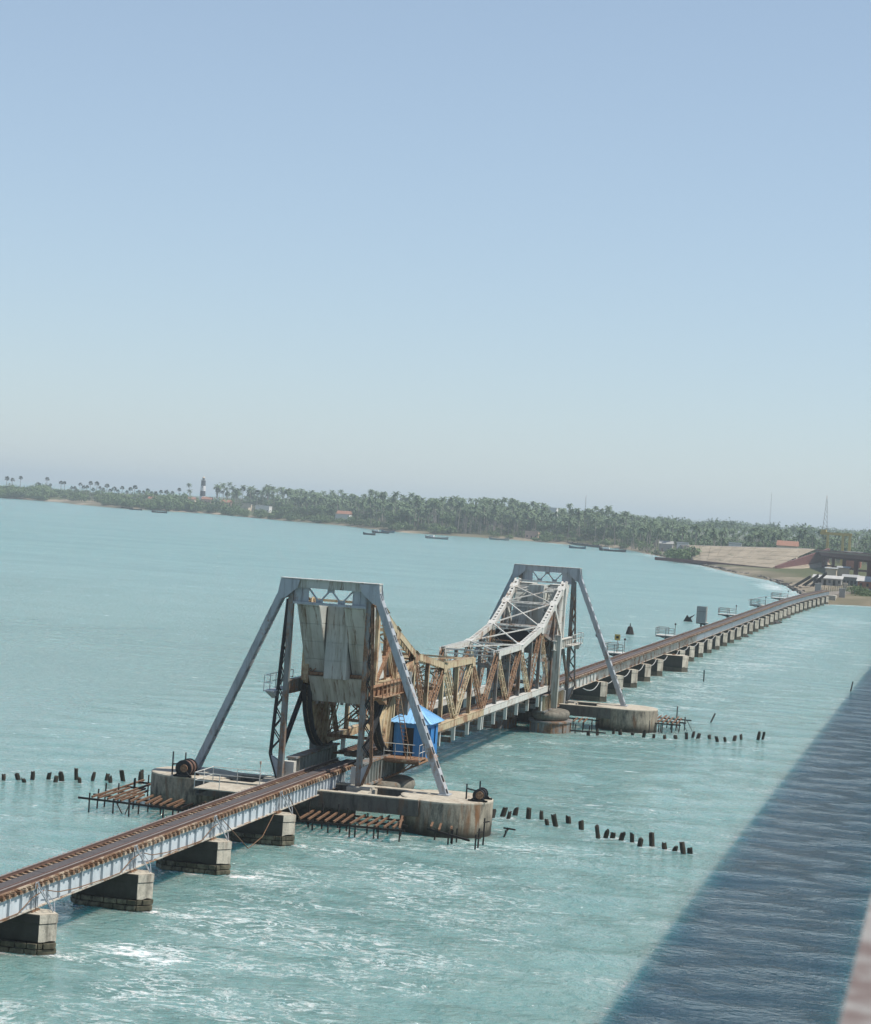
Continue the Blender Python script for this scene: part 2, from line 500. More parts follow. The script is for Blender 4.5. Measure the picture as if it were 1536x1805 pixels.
def build_water():
    # x is finest near the viewer and coarsens with distance
    xs = [-320, -160, -80, -50, -38]
    q = -30.0
    while q < 620:
        xs.append(q); q += 0.45 + max(0, q - 40) * 0.004
    s = 5.0
    while q < 26000:
        xs.append(q); s *= 1.16; q += s
    xs.append(26000)
    xs = np.array(xs)
    ys = graded(-46, 30, 0.5, -14000, 14000, 1.17)
    X, Y = np.meshgrid(xs, ys, indexing='ij')
    Z = np.zeros_like(X)
    rng = np.random.default_rng(5)
    for k in range(26):
        lam = rng.uniform(2.2, 9.0)
        th = rng.normal(0.1, 0.55)
        kx, ky = math.cos(th) * 2 * math.pi / lam, math.sin(th) * 2 * math.pi / lam
        ph = rng.uniform(0, 6.28)
        a = 0.0075 * lam
        w = kx * X + ky * Y + ph + 0.8 * np.sin(0.11 * X + 0.07 * Y + ph)
        Z += a * (np.sin(w) + 0.25 * np.sin(2 * w + 0.6))
    fade = 1 - smooth01((np.abs(Y + 8) - 36) / 14)
    fade *= 1 - smooth01((X - 260) / 160)
    fade *= smooth01((X + 60) / 25)
    Z *= fade * 0.12
    # foam: white water at the pier noses and their wakes, on the beach and round the piles
    F = np.zeros_like(X)
    for i, px in enumerate(PIER_X):
        py = far_y(px)
        dy = -(Y - (py - 2.2))                     # metres to the right of the nose
        w = 0.9 + 0.10 * np.clip(dy, 0, 40)
        drift = 0.16 * np.clip(dy, 0, 30)
        g = np.exp(-((X - px + drift) / w) ** 2) * np.where(dy > 0, np.exp(-dy / (6.0 + 5 * ((i * 7) % 5) / 4)), np.exp(-(dy / 1.3) ** 2))
        F = np.maximum(F, g * (0.75 + 0.25 * ((i * 13) % 7) / 6))
        g2 = np.exp(-((np.abs(X - px) - 1.0) / 0.5) ** 2) * np.exp(-np.clip(np.abs(Y - py) - 1.6, 0, 9) ** 2 / 0.3)
        F = np.maximum(F, 0.62 * g2)
    for cx, cy_, r in ((48.4, -9.2, 3.1), (48.4, 8.6, 2.9), (127.8, -9.2, 3.1), (127.8, 9.2, 3.1)):
        F = np.maximum(F, 0.5 * np.exp(-((np.hypot(X - cx, Y - cy_) - r) / 0.5) ** 2))
    for cx, cy_ in LST + RST + FST:
        F = np.maximum(F, 0.72 * np.exp(-((X - cx) / 0.7) ** 2 - ((Y - cy_ + .25) / 0.6) ** 2))
    # turbulent patches downstream of the near piers
    for cx, cy_, a, b, v in ((2.0, -5.6, 3.8, 3.8, 0.86), (-4, -7.5, 5, 4, 0.66), (14, -9, 6, 5, 0.55), (28, -7, 5, 4, 0.5), (22, -12, 8, 5, 0.5),
                             (38, -9, 4, 3, 0.42), (8, -14, 7, 4, 0.45), (-14, -9, 6, 6, 0.62), (-8, -14, 8, 5, 0.5),
                             (134, -10, 5, 5, 0.55), (150, -8, 14, 6, 0.6), (190, -9, 30, 7, 0.55), (250, -12, 40, 9, 0.5), (330, -14, 60, 10, 0.5), (430, -16, 60, 9, 0.5)):
        F = np.maximum(F, v * np.exp(-((X - cx) / a) ** 2 - ((Y - cy_) / b) ** 2))
    reg = smooth01((X + 40) / 15) * (1 - smooth01((X - 46) / 14)) * smooth01((-Y - 1) / 3) * (1 - smooth01((-Y - 17) / 12))
    F = np.maximum(F, (0.42 + 0.04 * (X < 22)) * reg)
    reg = smooth01((X - 128) / 10) * (1 - smooth01((X - 430) / 120)) * smooth01((-Y - 1) / 2) * (1 - smooth01((-Y - 9) / 14))
    F = np.maximum(F, 0.46 * reg)
    F = np.maximum(F, 0.27 * smooth01((X + 60) / 20) * (1 - smooth01((X - 330) / 150)) * (1 - smooth01((np.abs(Y) - 26) / 14)))
    d = dist_poly(X, Y, SHORE)
    near_sh = np.exp(-(d / 9.0) ** 2) * (X < 1500)
    F = np.maximum(F, 0.8 * near_sh)
    surf = np.exp(-((X - 690) / 55) ** 2 - ((Y - 14 - (X - 628) * 0.14) / 6.5) ** 2)
    F = np.maximum(F, 1.05 * surf)
    nx, ny = len(xs), len(ys)
    V = np.stack([X, Y, Z], -1).reshape(-1, 3)
    I = np.arange(nx * ny).reshape(nx, ny)
    Q = np.stack([I[:-1, :-1], I[1:, :-1], I[1:, 1:], I[:-1, 1:]], -1).reshape(-1, 4)
    me = bpy.data.meshes.new('sea')
    me.vertices.add(len(V)); me.vertices.foreach_set('co', V.ravel())
    me.loops.add(Q.size); me.loops.foreach_set('vertex_index', Q.ravel())
    me.polygons.add(len(Q))
    me.polygons.foreach_set('loop_start', np.arange(0, Q.size, 4))
    me.polygons.foreach_set('loop_total', np.full(len(Q), 4))
    me.polygons.foreach_set('use_smooth', np.ones(len(Q), bool))
    me.update(); me.validate()
    at = me.attributes.new('foam', 'FLOAT', 'POINT')
    at.data.foreach_set('value', F.ravel().astype(np.float32))
    # material
    q = NT('sea_water')
    p = q.pos()
    sep = q.n('ShaderNodeSeparateXYZ'); q.put(sep.inputs[0], p)
    big = q.noise(q.vec(p, (1, 0.45, 1)), 0.035, 4, 0.6, 0.5)
    mid = q.noise(q.vec(p, (1, 0.5, 1)), 0.22, 4, 0.6, 0.6)
    c = q.mix(q.ramp(big, [(0.32, 0.0), (0.7, 1.0)]), SEA_A, SEA_B)
    c = q.mix(q.ramp(mid, [(0.35, 0.0), (0.7, 0.55)]), c, SEA_C)
    # foam: clumps, ridged lines inside them, and scattered whitecaps
    wv = q.vec(p, (1, 0.6, 1), rot=(0, 0, 0.22))
    n1 = q.noise(wv, 0.62, 9, 0.68, 0.9)
    n2 = q.noise(q.vec(p, (1, 0.62, 1), (7, 3, 0)), 0.17, 5, 0.6, 0.6)
    n3 = q.noise(wv, 2.6, 6, 0.75, 0.4)
    fa = q.n('ShaderNodeAttribute', attribute_name='foam')
    fo = fa.outputs['Fac']
    ridge = q.math('SUBTRACT', 1.0, q.math('ABSOLUTE', q.math('SUBTRACT', q.math('MULTIPLY', n1, 2.0), 1.0)))
    dn = q.math('ADD', fo, q.math('MULTIPLY', q.math('SUBTRACT', n2, 0.5), 1.25))
    lines = q.math('MULTIPLY', q.ramp(ridge, [(0.92, 0.0), (0.985, 1.0)]), q.ramp(dn, [(0.30, 0.0), (0.66, 1.0)]))
    lines = q.math('MULTIPLY', lines, q.ramp(n3, [(0.38, 0.1), (0.6, 1.0)]))
    bd = q.math('ADD', q.math('MULTIPLY', dn, 0.75), q.math('ADD', q.math('MULTIPLY', q.math('SUBTRACT', n1, 0.5), 1.7), q.math('MULTIPLY', q.math('SUBTRACT', n3, 0.5), 1.7)))
    body = q.ramp(bd, [(0.68, 0.0), (0.90, 1.0)])
    wc = q.noise(q.vec(p, (1.0, 0.5, 1), (11, 5, 0)), 0.85, 7, 0.68, 0.5)
    wcm = q.math('MULTIPLY', q.ramp(wc, [(0.635, 0.0), (0.70, 1.0)]), q.ramp(n2, [(0.40, 0.15), (0.58, 1.0)]))
    foam = q.math('MAXIMUM', body, q.math('MAXIMUM', q.math('MULTIPLY', lines, 0.95), q.math('MULTIPLY', wcm, 0.7)), clamp=True)
    col = q.mix(foam, c, (0.86, 0.88, 0.87))
    # ripples
    r1 = q.noise(q.vec(p, (1.0, 0.72, 1), rot=(0, 0, 0.12)), 1.3, 4, 0.62, 0.6)
    r2_ = q.noise(q.vec(p, (1.0, 0.8, 1), rot=(0, 0, -0.35)), 3.2, 3, 0.6, 0.3)
    r0 = q.noise(q.vec(p, (1.0, 0.52, 1), rot=(0, 0, 0.15)), 0.6, 5, 0.62, 0.4)
    h = q.math('ADD', q.math('MULTIPLY', r1, 1.0), q.math('MULTIPLY', r2_, 0.32))
    h = q.math('ADD', h, q.math('MULTIPLY', r0, 0.30))
    nb = q.bump(h, 1.0, 0.70)
    far_r = q.ramp(q.math('MULTIPLY', sep.outputs[0], 0.001), [(0.10, 0.05), (0.55, 0.24)])      # unresolved chop
    q.out(col, q.mix(foam, far_r, (0.95,) * 3), nb)
    # turbid water: light spreads below the surface
    q.m.node_tree.nodes['Principled BSDF'].subsurface_method = 'BURLEY'
    q.b.inputs['Subsurface Weight'].default_value = 0.9
    q.b.inputs['Subsurface Radius'].default_value = (0.6, 2.8, 3.4)
    q.b.inputs['Subsurface Scale'].default_value = 1.0
    q.b.inputs['IOR'].default_value = 1.33
    me.materials.append(q.m)
    o = bpy.data.objects.new('sea', me)
    COL.objects.link(o)
    tag(o, 'choppy turquoise sea flecked with foam under and around the bridge', 'sea', kind='structure')
    return o
SEA_A = (0.150, 0.280, 0.264)
SEA_B = (0.204, 0.350, 0.332)
SEA_C = (0.240, 0.385, 0.364)
build_water()

# ---- land
LAND = SHORE + BACK
def ground_z(x, y):
    x = np.asarray(x, float); y = np.asarray(y, float)
    d = dist_poly(x, y, SHORE)
    dune = 1.2 * np.sin(x * 0.011 + 1.0) * np.sin(y * 0.017) + 0.6 * np.sin(x * 0.05 + y * 0.04)
    z = 0.05 + 1.5 * smooth01(d / 10) + 2.2 * smooth01((d - 10) / 60) + (2.2 + dune) * smooth01((d - 40) / 160)
    z = np.where(x < 760, np.minimum(z, 1.9 + 0.2 * np.sin(x * .1)), z)
    return z

def build_land():
    # polar-like sheet seen from the viewer: rows follow the shore and run inland
    n = 260
    seg = np.r_[0, np.cumsum(np.hypot(np.diff(SH[:, 0]), np.diff(SH[:, 1])))]
    t = np.linspace(0, seg[-1], n)
    bx = np.interp(t, seg, SH[:, 0]); by = np.interp(t, seg, SH[:, 1])
    # inland direction: away from the sea, blended to +x far from it
    offs = [-14, -4, 0, 3, 7, 12, 20, 32, 50, 75, 110, 160, 230, 330, 480]
    rows = []
    wig = 2.5 * np.sin(t * 0.05) + 1.5 * np.sin(t * 0.13 + 2)
    dirx = np.full(n, 1.0); diry = np.interp(by, [-20, 200, 700, 1200], [0.02, 0.12, 0.30, 0.40])
    L = np.hypot(dirx, diry); dirx /= L; diry /= L
    V = []
    for k, o in enumerate(offs):
        x = bx + dirx * (o + wig * (o > 0)); y = by + diry * (o + wig * (o > 0))
        z = ground_z(x, y)
        z = np.where(o < 0, -0.12 * abs(o), z)
        if o == 0: z = z * 0 + 0.02
        V.append(np.stack([x, y, z], -1))
    for o, zz in ((900, 5.0), (2200, 5.0), (9500, 5.0)):
        f = np.interp(by, [400, 900], [1.0, 0.12])          # the left end is a narrow spit
        x = bx + dirx * (480 + (o - 480) * f); y = by + diry * (480 + (o - 480) * f)
        y = np.where(by < 0, by * (1 + o / 900.0), y)
        V.append(np.stack([x, y, np.full(n, zz)], -1))
    V = np.array(V)
    k = len(V)
    I = np.arange(k * n).reshape(k, n)
    Q = np.stack([I[:-1, :-1], I[:-1, 1:], I[1:, 1:], I[1:, :-1]], -1).reshape(-1, 4)
    me = bpy.data.meshes.new('land')
    me.from_pydata(V.reshape(-1, 3).tolist(), [], Q.tolist())
    me.polygons.foreach_set('use_smooth', np.ones(len(Q), bool))
    bm = bmesh.new(); bm.from_mesh(me)
    bmesh.ops.recalc_face_normals(bm, faces=bm.faces)
    if sum(f.normal.z for f in bm.faces) < 0: bmesh.ops.reverse_faces(bm, faces=bm.faces)
    bm.to_mesh(me); bm.free()
    D = dist_poly(V[..., 0].ravel(), V[..., 1].ravel(), SHORE)
    vx, vy = V[..., 0].ravel(), V[..., 1].ravel()
    D = np.where((vy > 690) & (vy < 850) & (vx > 1700), D * 0.3, D)
    at = me.attributes.new('inland', 'FLOAT', 'POINT')
    at.data.foreach_set('value', np.clip(D / 100.0, 0, 1).astype(np.float32))
    q = NT('shore_ground')
    p = q.pos()
    n1 = q.noise(p, 0.05, 6, 0.65); n2 = q.noise(p, 0.5, 4, 0.6)
    fa = q.n('ShaderNodeAttribute', attribute_name='inland')
    q9 = q.noise(p, 0.012, 4, 0.6)
    sand = q.mix(q.ramp(n2, [(0.3, 0.0), (0.7, 1.0)]), (0.25, 0.20, 0.145), (0.40, 0.335, 0.25))
    sand = q.mix(q.ramp(q9, [(0.44, 0.85), (0.60, 0.0)]), sand, (0.115, 0.105, 0.065))
    earth = q.mix(q.ramp(n2, [(0.3, 0.0), (0.7, 1.0)]), (0.05, 0.075, 0.03), (0.13, 0.12, 0.06))
    f = q.math('ADD', fa.outputs['Fac'], q.math('MULTIPLY', q.math('SUBTRACT', n1, 0.5), 0.5))
    c = q.mix(q.ramp(f, [(0.10, 0.0), (0.26, 1.0)]), sand, earth)
    q.out(c, 0.95, q.bump(n2, 0.4, 0.2), spec=0.1)
    me.materials.append(q.m)
    o = bpy.data.objects.new('land', me)
    COL.objects.link(o)
    tag(o, 'low wooded shore with a pale sandy edge across the water', 'land', kind='structure')
build_land()

# ---- embankment with paved slope (road approach)
TL = Vector((1045, 96.5, 8.7)); TR = Vector((1006, 28.5, 11.6))
BL = Vector((1004, 88.5, 1.4)); BR = Vector((941, 45.5, 1.4))
def lerp(a, b, t): return a + (b - a) * t
def build_embankment():
    e = thing('embankment', (1000, 60, 0), 'bare paved embankment sloping from the road down to the beach', 'embankment')
    e['kind'] = 'structure'
    q = NT('weathered_slope_paving')
    p = q.pos()
    n1 = q.noise(q.vec(p, (1, 1, 0.4), rot=(0, 0, 0.5)), 0.12, 5, 0.7, 0.6); n2 = q.noise(p, 0.9, 5, 0.7)
    c = q.mix(q.ramp(n1, [(0.35, 0.0), (0.65, 1.0)]), (0.27, 0.225, 0.165), (0.40, 0.335, 0.25))
    c = q.mix(q.ramp(q.noise(q.vec(p, (1, 1, 1.2), (9, 2, 1)), 0.16, 5, 0.75), [(0.58, 0.0), (0.68, 0.75)]), c, (0.075, 0.085, 0.045))
    c = q.mix(q.ramp(n2, [(0.3, 0.35), (0.5, 0.0)]), c, (0.12, 0.10, 0.08))
    mslope = q.out(c, 0.95, q.bump(n2, 0.5, 0.2), spec=0.1)
    b = MB()
    # solid body
    back = Vector((60, 25, 0))
    vs_ = [BL, BR, TR, TL, BL + back + Vector((30, 0, 0)), BR + back * 1.6, TR + Vector((14, 6, 0)), TL + Vector((14, 6, 0))]
    vs_[4].z = 0; vs_[5].z = 0
    b.add(vs_, [(0, 1, 2, 3), (3, 2, 6, 7), (7, 6, 5, 4), (0, 3, 7, 4), (1, 5, 6, 2), (0, 4, 5, 1)])
    part('body', b, M['rock_dry'], e)
    # paving slabs: a grid of large plates lying proud of the body
    n = (BR - BL).cross(TL - BL).normalized()
    if n.z < 0: n = -n
    cols, rows = 11, 5
    for i in range(cols):
        for j in range(rows):
            u0, u1 = i / cols + 0.002, (i + 1) / cols - 0.002
            v0, v1 = j / rows + 0.004, (j + 1) / rows - 0.004
            g = lambda u, v: lerp(lerp(BL, BR, u), lerp(TL, TR, u), v)
            k = n * (0.10 + random.uniform(0, 0.06))
            m_ = MB().slab([g(u0, v0) + n * 0.01, g(u1, v0) + n * 0.01, g(u1, v1) + n * 0.01, g(u0, v1) + n * 0.01], k)
            part('slab', m_, mslope, e)
    # toe wall along the beach
    m_ = MB()
    a = BL + Vector((14, 22, 0)); 
    m_.bar(a + Vector((-3, -1, 0.0)), BL + Vector((-3, -1.5, 0.0)), 0.8, 1.6)
    m_.bar(BL + Vector((-3, -1.5, 0.0)), BR + Vector((-4, -2, 0.0)), 0.8, 1.6)
    part('toe_wall', m_, M['maroon'], e)
    # dark red wing wall closing the slope on the right
    m_ = MB()
    A = BR + Vector((-8, -3.2, -0.8)); B = TR + Vector((-4, -6, 0.9))
    m_.slab([A, A + Vector((0, 0, 2.6)), B, (B.x, B.y, 0.2)], (1.2, -1.0, 0))
    part('wing_wall', m_, M['maroon'], e)
    m_ = MB()
    m_.slab([BR + Vector((-8, -3, .4)), BR + Vector((-22, -12, 0.2)), TR + Vector((-26, -14, 1.0 - TR.z)), TR + Vector((-5, -6, 6 - TR.z))], (1, -.5, -.5))
    part('side_slope', m_, mslope, e)
    return e
build_embankment()

# ---- road bridge on which the viewer stands, curving away to the shore
def road_left(x):
    if x < 300: return -40.92
    k = -40.92 + 1.66e-4 * (min(x, 731) - 300) ** 2
    if x > 731: k += (x - 731) * 0.143
    return k
def road_z(x):
    return float(np.interp(x, [-200, 60, 300, 731, 1010], [20.0, 20.0, 18.6, 13.2, 10.7]))
def build_road():
    r = thing('road_bridge', (-92, -45, 0), 'concrete road bridge with a low parapet in the bottom right corner', 'road bridge')
    xs = list(np.arange(-200, 300, 25)) + list(np.arange(300, 1011, 12))
    def strip(y0, y1, z0, z1):
        m_ = MB()
        for a, b in zip(xs[:-1], xs[1:]):
            la, lb, za, zb = road_left(a), road_left(b), road_z(a), road_z(b)
            m_.hexa([(a, la - y0, za + z0), (b, lb - y0, zb + z0), (b, lb - y1, zb + z0), (a, la - y1, za + z0),
                     (a, la - y0, za + z1), (b, lb - y0, zb + z1), (b, lb - y1, zb + z1), (a, la - y1, za + z1)])
        return m_
    part('deck', strip(0.1, 9.0, -0.45, -0.02), M['conc'], r)
    part('carriageway', strip(1.4, 7.7, -0.018, 0.012), M['asphalt'], r)
    part('girder', strip(1.0, 2.0, -2.0, -0.46), M['maroon'], r)
    part('girder', strip(3.4, 4.3, -2.0, -0.46), M['maroon'], r)
    part('girder', strip(7.2, 8.2, -2.0, -0.46), M['maroon'], r)
    for y0 in (0.0, 8.75):
        part('parapet', strip(y0, y0 + 0.30, 0.55, 0.80), M['parapet'], r)
        part('kerb', strip(y0 + 0.06, y0 + 0.9, 0.014, 0.20), M['conc'], r)
        post = MB()
        for x in np.arange(-199, 1005, 4.0):
            l = road_left(x) - y0; z = road_z(x)
            post.box(x - .12, x + .12, l - .27, l - .04, z + 0.21, z + 0.549)
        part('baluster', post, M['maroon'], r, kind='stuff')
    k = 0
    for x in list(np.arange(-168, 700, 42)) + [752, 806, 860, 914, 968]:
        l = road_left(x); z = road_z(x)
        m_ = MB()
        m_.box(x - .9, x + .9, l - 7.0, l - 0.9, z - 3.0, z - 2.02)
        for yy in (1.6, 6.2):
            m_.box(x - .7, x + .7, l - yy - .6, l - yy + .6, -1.0, z - 3.002)
        m_.box(x - .5, x + .5, l - 5.55, l - 2.25, z - 7.0, z - 6.2)
        part('pier', m_, M['maroon'] if x > 700 else M['conc'], r)
    return r
q = NT('peeling_parapet_paint')
n1 = q.noise(q.pos(), 5.0, 6, 0.75); n2 = q.noise(q.vec(q.pos(), (1, 1, 1), (4, 4, 4)), 5.0, 5, 0.7)
c = q.mix(q.ramp(n1, [(0.45, 0.0), (0.58, 1.0)]), (0.27, 0.26, 0.245), (0.155, 0.12, 0.11))
c = q.mix(q.ramp(n2, [(0.3, 0.8), (0.42, 0.0)]), c, (0.10, 0.07, 0.06))
M['parapet'] = q.out(c, 0.9, q.bump(n2, 0.4, 0.02), spec=0.2)
build_road()

# ================================================================== railway viaduct
ORD = ['first', 'second', 'third', 'fourth', 'fifth', 'sixth', 'seventh', 'eighth', 'ninth', 'tenth', 'eleventh', 'twelfth', 'thirteenth',
       'fourteenth', 'fifteenth', 'sixteenth', 'seventeenth', 'eighteenth', 'nineteenth', 'twentieth']
def ordinal(i):
    if i < 20: return ORD[i]
    t = {2: 'twenty', 3: 'thirty', 4: 'forty', 5: 'fifty'}[(i + 1) // 10]
    u = (i + 1) % 10
    return {'twenty': 'twentieth', 'thirty': 'thirtieth', 'forty': 'fortieth', 'fifty': 'fiftieth'}[t] if u == 0 else t + '-' + ORD[u - 1]

def hexplan(x, y, hx, hy, nose):
    return [(x - hx, y - hy), (x, y - hy - nose), (x + hx, y - hy), (x + hx, y + hy), (x, y + hy + nose), (x - hx, y + hy)]

# stone block variants, unit sized, rough
def block_mesh(seed):
    r = random.Random(seed)
    bm = bmesh.new()
    bmesh.ops.create_cube(bm, size=1.0)
    for v in bm.verts:
        v.co += Vector((r.uniform(-.035, .035), r.uniform(-.09, .09), r.uniform(-.05, .05)))
    bmesh.ops.bevel(bm, geom=list(bm.edges), offset=0.06, segments=1, affect='EDGES')
    me = bpy.data.meshes.new('stone_block')
    bm.to_mesh(me); bm.free()
    me.materials.append(M['block'])
    return me
q = NT('pier_stone')
oi = q.n('ShaderNodeObjectInfo')
n1 = q.noise(q.pos(), 3.0, 5, 0.7)
c = q.mix(oi.outputs['Random'], (0.085, 0.078, 0.05), (0.20, 0.18, 0.125))
c = q.mix(q.ramp(n1, [(0.4, 0.75), (0.6, 0.0)]), c, (0.035, 0.034, 0.022))
M['block'] = q.out(c, 0.85, q.bump(n1, 0.6, 0.05), spec=0.3)
BLOCKS = [block_mesh(i) for i in range(7)]

def lay_blocks(root, plan, z0, courses, h, depth=0.22, want=0.62):
    """courses of separate blocks along a closed plan (world coordinates)"""
    off = Vector(ROOTLOC[root.name])
    for c in range(courses):
        n = len(plan)
        for e in range(n):
            a = Vector((*plan[e], 0)); b = Vector((*plan[(e + 1) % n], 0))
            L = (b - a).length
            k = max(1, round(L / want))
            sh = 0.5 if c % 2 else 0.0
            cuts = [0.0] + [(i + sh * 0.6 + random.uniform(-.12, .12)) / k for i in range(1 if not sh else 0, k)] + [1.0]
            cuts = sorted(min(1, max(0, t)) for t in cuts)
            d = (b - a).normalized()
            nrm = Vector((d.y, -d.x, 0))
            for t0, t1 in zip(cuts[:-1], cuts[1:]):
                w = (t1 - t0) * L - 0.05
                if w < 0.08: continue
                cpt = a + d * ((t0 + t1) / 2 * L) - nrm * (depth / 2 - 0.03 - random.uniform(0, .07))
                inst('stone_block', random.choice(BLOCKS), root,
                     (cpt.x - off.x, cpt.y - off.y, z0 + (c + 0.5) * h - off.z),
                     (0, 0, math.atan2(d.y, d.x)), (w, depth, h - 0.045))

def make_pier(x, y, label, ztop, near, group, hx=0.68, hy=1.6, nose=0.6, rz=0):
    r = thing('bridge_pier', (x, y, 0), label, 'bridge pier', group)
    zc = ztop - 0.43
    zs = 0.56
    part('footing', MB().prism(hexplan(x, y, hx - 0.10, hy - 0.06, nose - 0.06), -1.2, zs + 0.01), M['mortar'], r)
    sh = MB()
    # shaft, uneven lower edge
    p0 = hexplan(x, y, hx - 0.03, hy, nose - 0.03); p1 = hexplan(x, y, hx - 0.02, hy, nose - 0.02)
    k = 3
    ring = []
    for e in range(6):
        a = Vector(p0[e]); b = Vector(p0[(e + 1) % 6])
        for i in range(k): ring.append(a + (b - a) * (i / k))
    n = len(ring)
    levels = [zs, (zs + zc) / 2, zc]
    vs_ = []
    for li, z in enumerate(levels):
        for q_ in ring:
            j = random.uniform(-.02, .02) if li == 1 else 0
            vs_.append((q_.x + j, q_.y + j, z + (random.uniform(-.02, .09) if li == 0 else 0)))
    fs = []
    for li in range(2):
        for i in range(n):
            j = (i + 1) % n
            fs.append((li * n + i, li * n + j, (li + 1) * n + j, (li + 1) * n + i))
    fs += [tuple(range(n - 1, -1, -1)), tuple(2 * n + i for i in range(n))]
    sh.add(vs_, fs)
    part('shaft', sh, M['conc_shade'], r)
    for e in (0, 1, 3, 4):  # pale plates carry the sunlit tone of the nose sides
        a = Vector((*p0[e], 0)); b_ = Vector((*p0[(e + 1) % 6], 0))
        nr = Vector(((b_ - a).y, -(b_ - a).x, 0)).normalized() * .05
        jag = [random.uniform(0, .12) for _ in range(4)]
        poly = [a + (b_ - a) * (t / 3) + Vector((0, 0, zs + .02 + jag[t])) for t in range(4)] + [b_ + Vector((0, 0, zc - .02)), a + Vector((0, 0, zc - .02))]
        part('nose_lit_face', MB().slab([v - nr * .2 for v in poly], nr), M['lit_face'], r)
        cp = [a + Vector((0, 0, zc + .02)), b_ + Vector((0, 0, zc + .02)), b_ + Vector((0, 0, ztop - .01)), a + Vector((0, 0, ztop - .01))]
        part('cap_lit_face', MB().slab([v + nr * .3 for v in cp], nr * 1.1), M['lit_face'], r)
    bevel(part('cap', MB().prism(hexplan(x, y, hx + 0.02, hy, nose + 0.02), zc + 0.003, ztop), M['conc_shade'], r), 0.03)
    part('cap_top', MB().prism(hexplan(x, y, hx + 0.0, hy, nose + 0.0), ztop + .0005, ztop + .012), M['conc_top'], r)  # sunlit top of the dark cap, painted as a pale plate
    for s in (-1, 1):
        bb = MB()
        bb.box(x - .42, x + .42, y + s * .95 - .2, y + s * .95 + .2, ztop + .013, ztop + .08)
        bb.box(x - .30, x + .30, y + s * .95 - .14, y + s * .95 + .14, ztop + .081, ztop + .125)
        part('bearing', bb, M['rusty'], r)
    if near:
        lay_blocks(r, hexplan(x, y, hx + .02, hy, nose), -0.56, 4, 0.285)
    else:
        lb = MB()
        lb.prism(hexplan(x, y, hx, hy, nose), -.8, 0.25); lb.prism(hexplan(x, y, hx - .03, hy - .02, nose), 0.262, zs + .03)
        part('masonry', lb, M['stone'], r)
    return r

def ladder(mb, a, b, w, along, rungs, r=0.028):
    a = Vector(a); b = Vector(b); al = Vector(along).normalized() * (w / 2)
    mb.tube(a - al, b - al, r, 6); mb.tube(a + al, b + al, r, 6)
    for i in range(rungs):
        c = a + (b - a) * ((i + 0.6) / rungs)
        mb.tube(c - al, c + al, r * 0.8, 5)

def make_span(xa, ya, xb, yb, zb, label, nst, near, group, mats, depth=0.95):
    """one pair of plate girders from pier to pier; zb = underside"""
    L = math.hypot(xb - xa, yb - ya)
    r = thing('girder_span', (xa, ya, zb), label, 'bridge girder', group, 0.0)
    ux, uy = (xb - xa) / L, (yb - ya) / L
    def W(s, t, z): return (xa + ux * s - uy * t, ya + uy * s + ux * t, zb + z)
    def bx(mb, s0, s1, t0, t1, z0, z1):
        mb.hexa([W(s0, t0, z0), W(s1, t0, z0), W(s1, t1, z0), W(s0, t1, z0), W(s0, t0, z1), W(s1, t0, z1), W(s1, t1, z1), W(s0, t1, z1)])
    g0, g1 = 0.06, L - 0.06
    for sd in (-1, 1):
        t = sd * 0.95
        web = MB(); bx(web, g0, g1, t - .015, t + .015, .05, depth - .05)
        part('web', web, mats[0], r)
        fl = MB(); bx(fl, g0, g1, t - .17, t + .17, 0.0, .049)
        part('bottom_flange', fl, mats[1], r)
        fl = MB(); bx(fl, g0, g1, t - .15, t + .15, depth - .049, depth)
        part('top_flange', fl, mats[1], r)
        join = MB()
        for i in range(nst + 1):
            s = 0.14 + (L - 0.28) * i / nst
            for o in ((0, 0.16) if i in (0, nst) else (0,)):
                ss = s + (o if i == 0 else -o)
                mb = MB() if (near and sd < 0) else join
                bx(mb, ss - .035, ss + .035, t - .14, t - .016, .0495, depth - .0495)
                bx(mb, ss - .035, ss + .035, t + .016, t + .14, .0495, depth - .0495)
                if mb is not join: part('stiffener', mb, mats[0], r)
        if join.v: part('stiffener', join, mats[0], r, kind='stuff')
    br = MB()
    for i in range(5):
        s = 0.5 + (L - 1.0) * i / 4
        br.bar(W(s, -.93, .15), W(s, .93, depth - .15), .07, .07); br.bar(W(s, .93, .15), W(s, -.93, depth - .15), .07, .07)
        br.bar(W(s, -.93, .10), W(s, .93, .10), .08, .08)
    part('cross_bracing', br, M['pipe'], r)
    return r

ZP, ZPF = 1.875, 2.28
NEAR_N = [-1, 0, 1, 2, 3]
nl = {-1: 'stone and concrete bridge pier cut by the left edge of the picture',
      0: 'nearest whole bridge pier at bottom left with white water beside it',
      1: 'second bridge pier from the left edge, under the rusty track',
      2: 'third bridge pier from the left edge, beside a dipping pipe',
      3: 'fourth bridge pier from the left edge, last before the round pier'}
for n in NEAR_N:
    make_pier(n * S, 0.0, nl[n], ZP, True, 'near bridge piers')
sl_ = {-1: 'grey plate girder span running out of the left edge', 0: 'grey plate girder span between the first and second near piers',
       1: 'grey plate girder span between the second and third near piers', 2: 'grey plate girder span above the dipping pipe',
       3: 'close-ribbed grey girder span running up to the near tower'}
make_span(-2 * S, 0, -S, 0, 2.0, 'grey plate girder span lying left of the picture edge', 9, False, 'near girder spans', (M['girder'], M['flange']))
for n in NEAR_N:
    xb = (n + 1) * S if n < 3 else 51.6
    make_span(n * S, 0, xb, 0, 2.0, sl_[n], 9 if n < 3 else 20, True, 'near girder spans', (M['girder'], M['flange']))

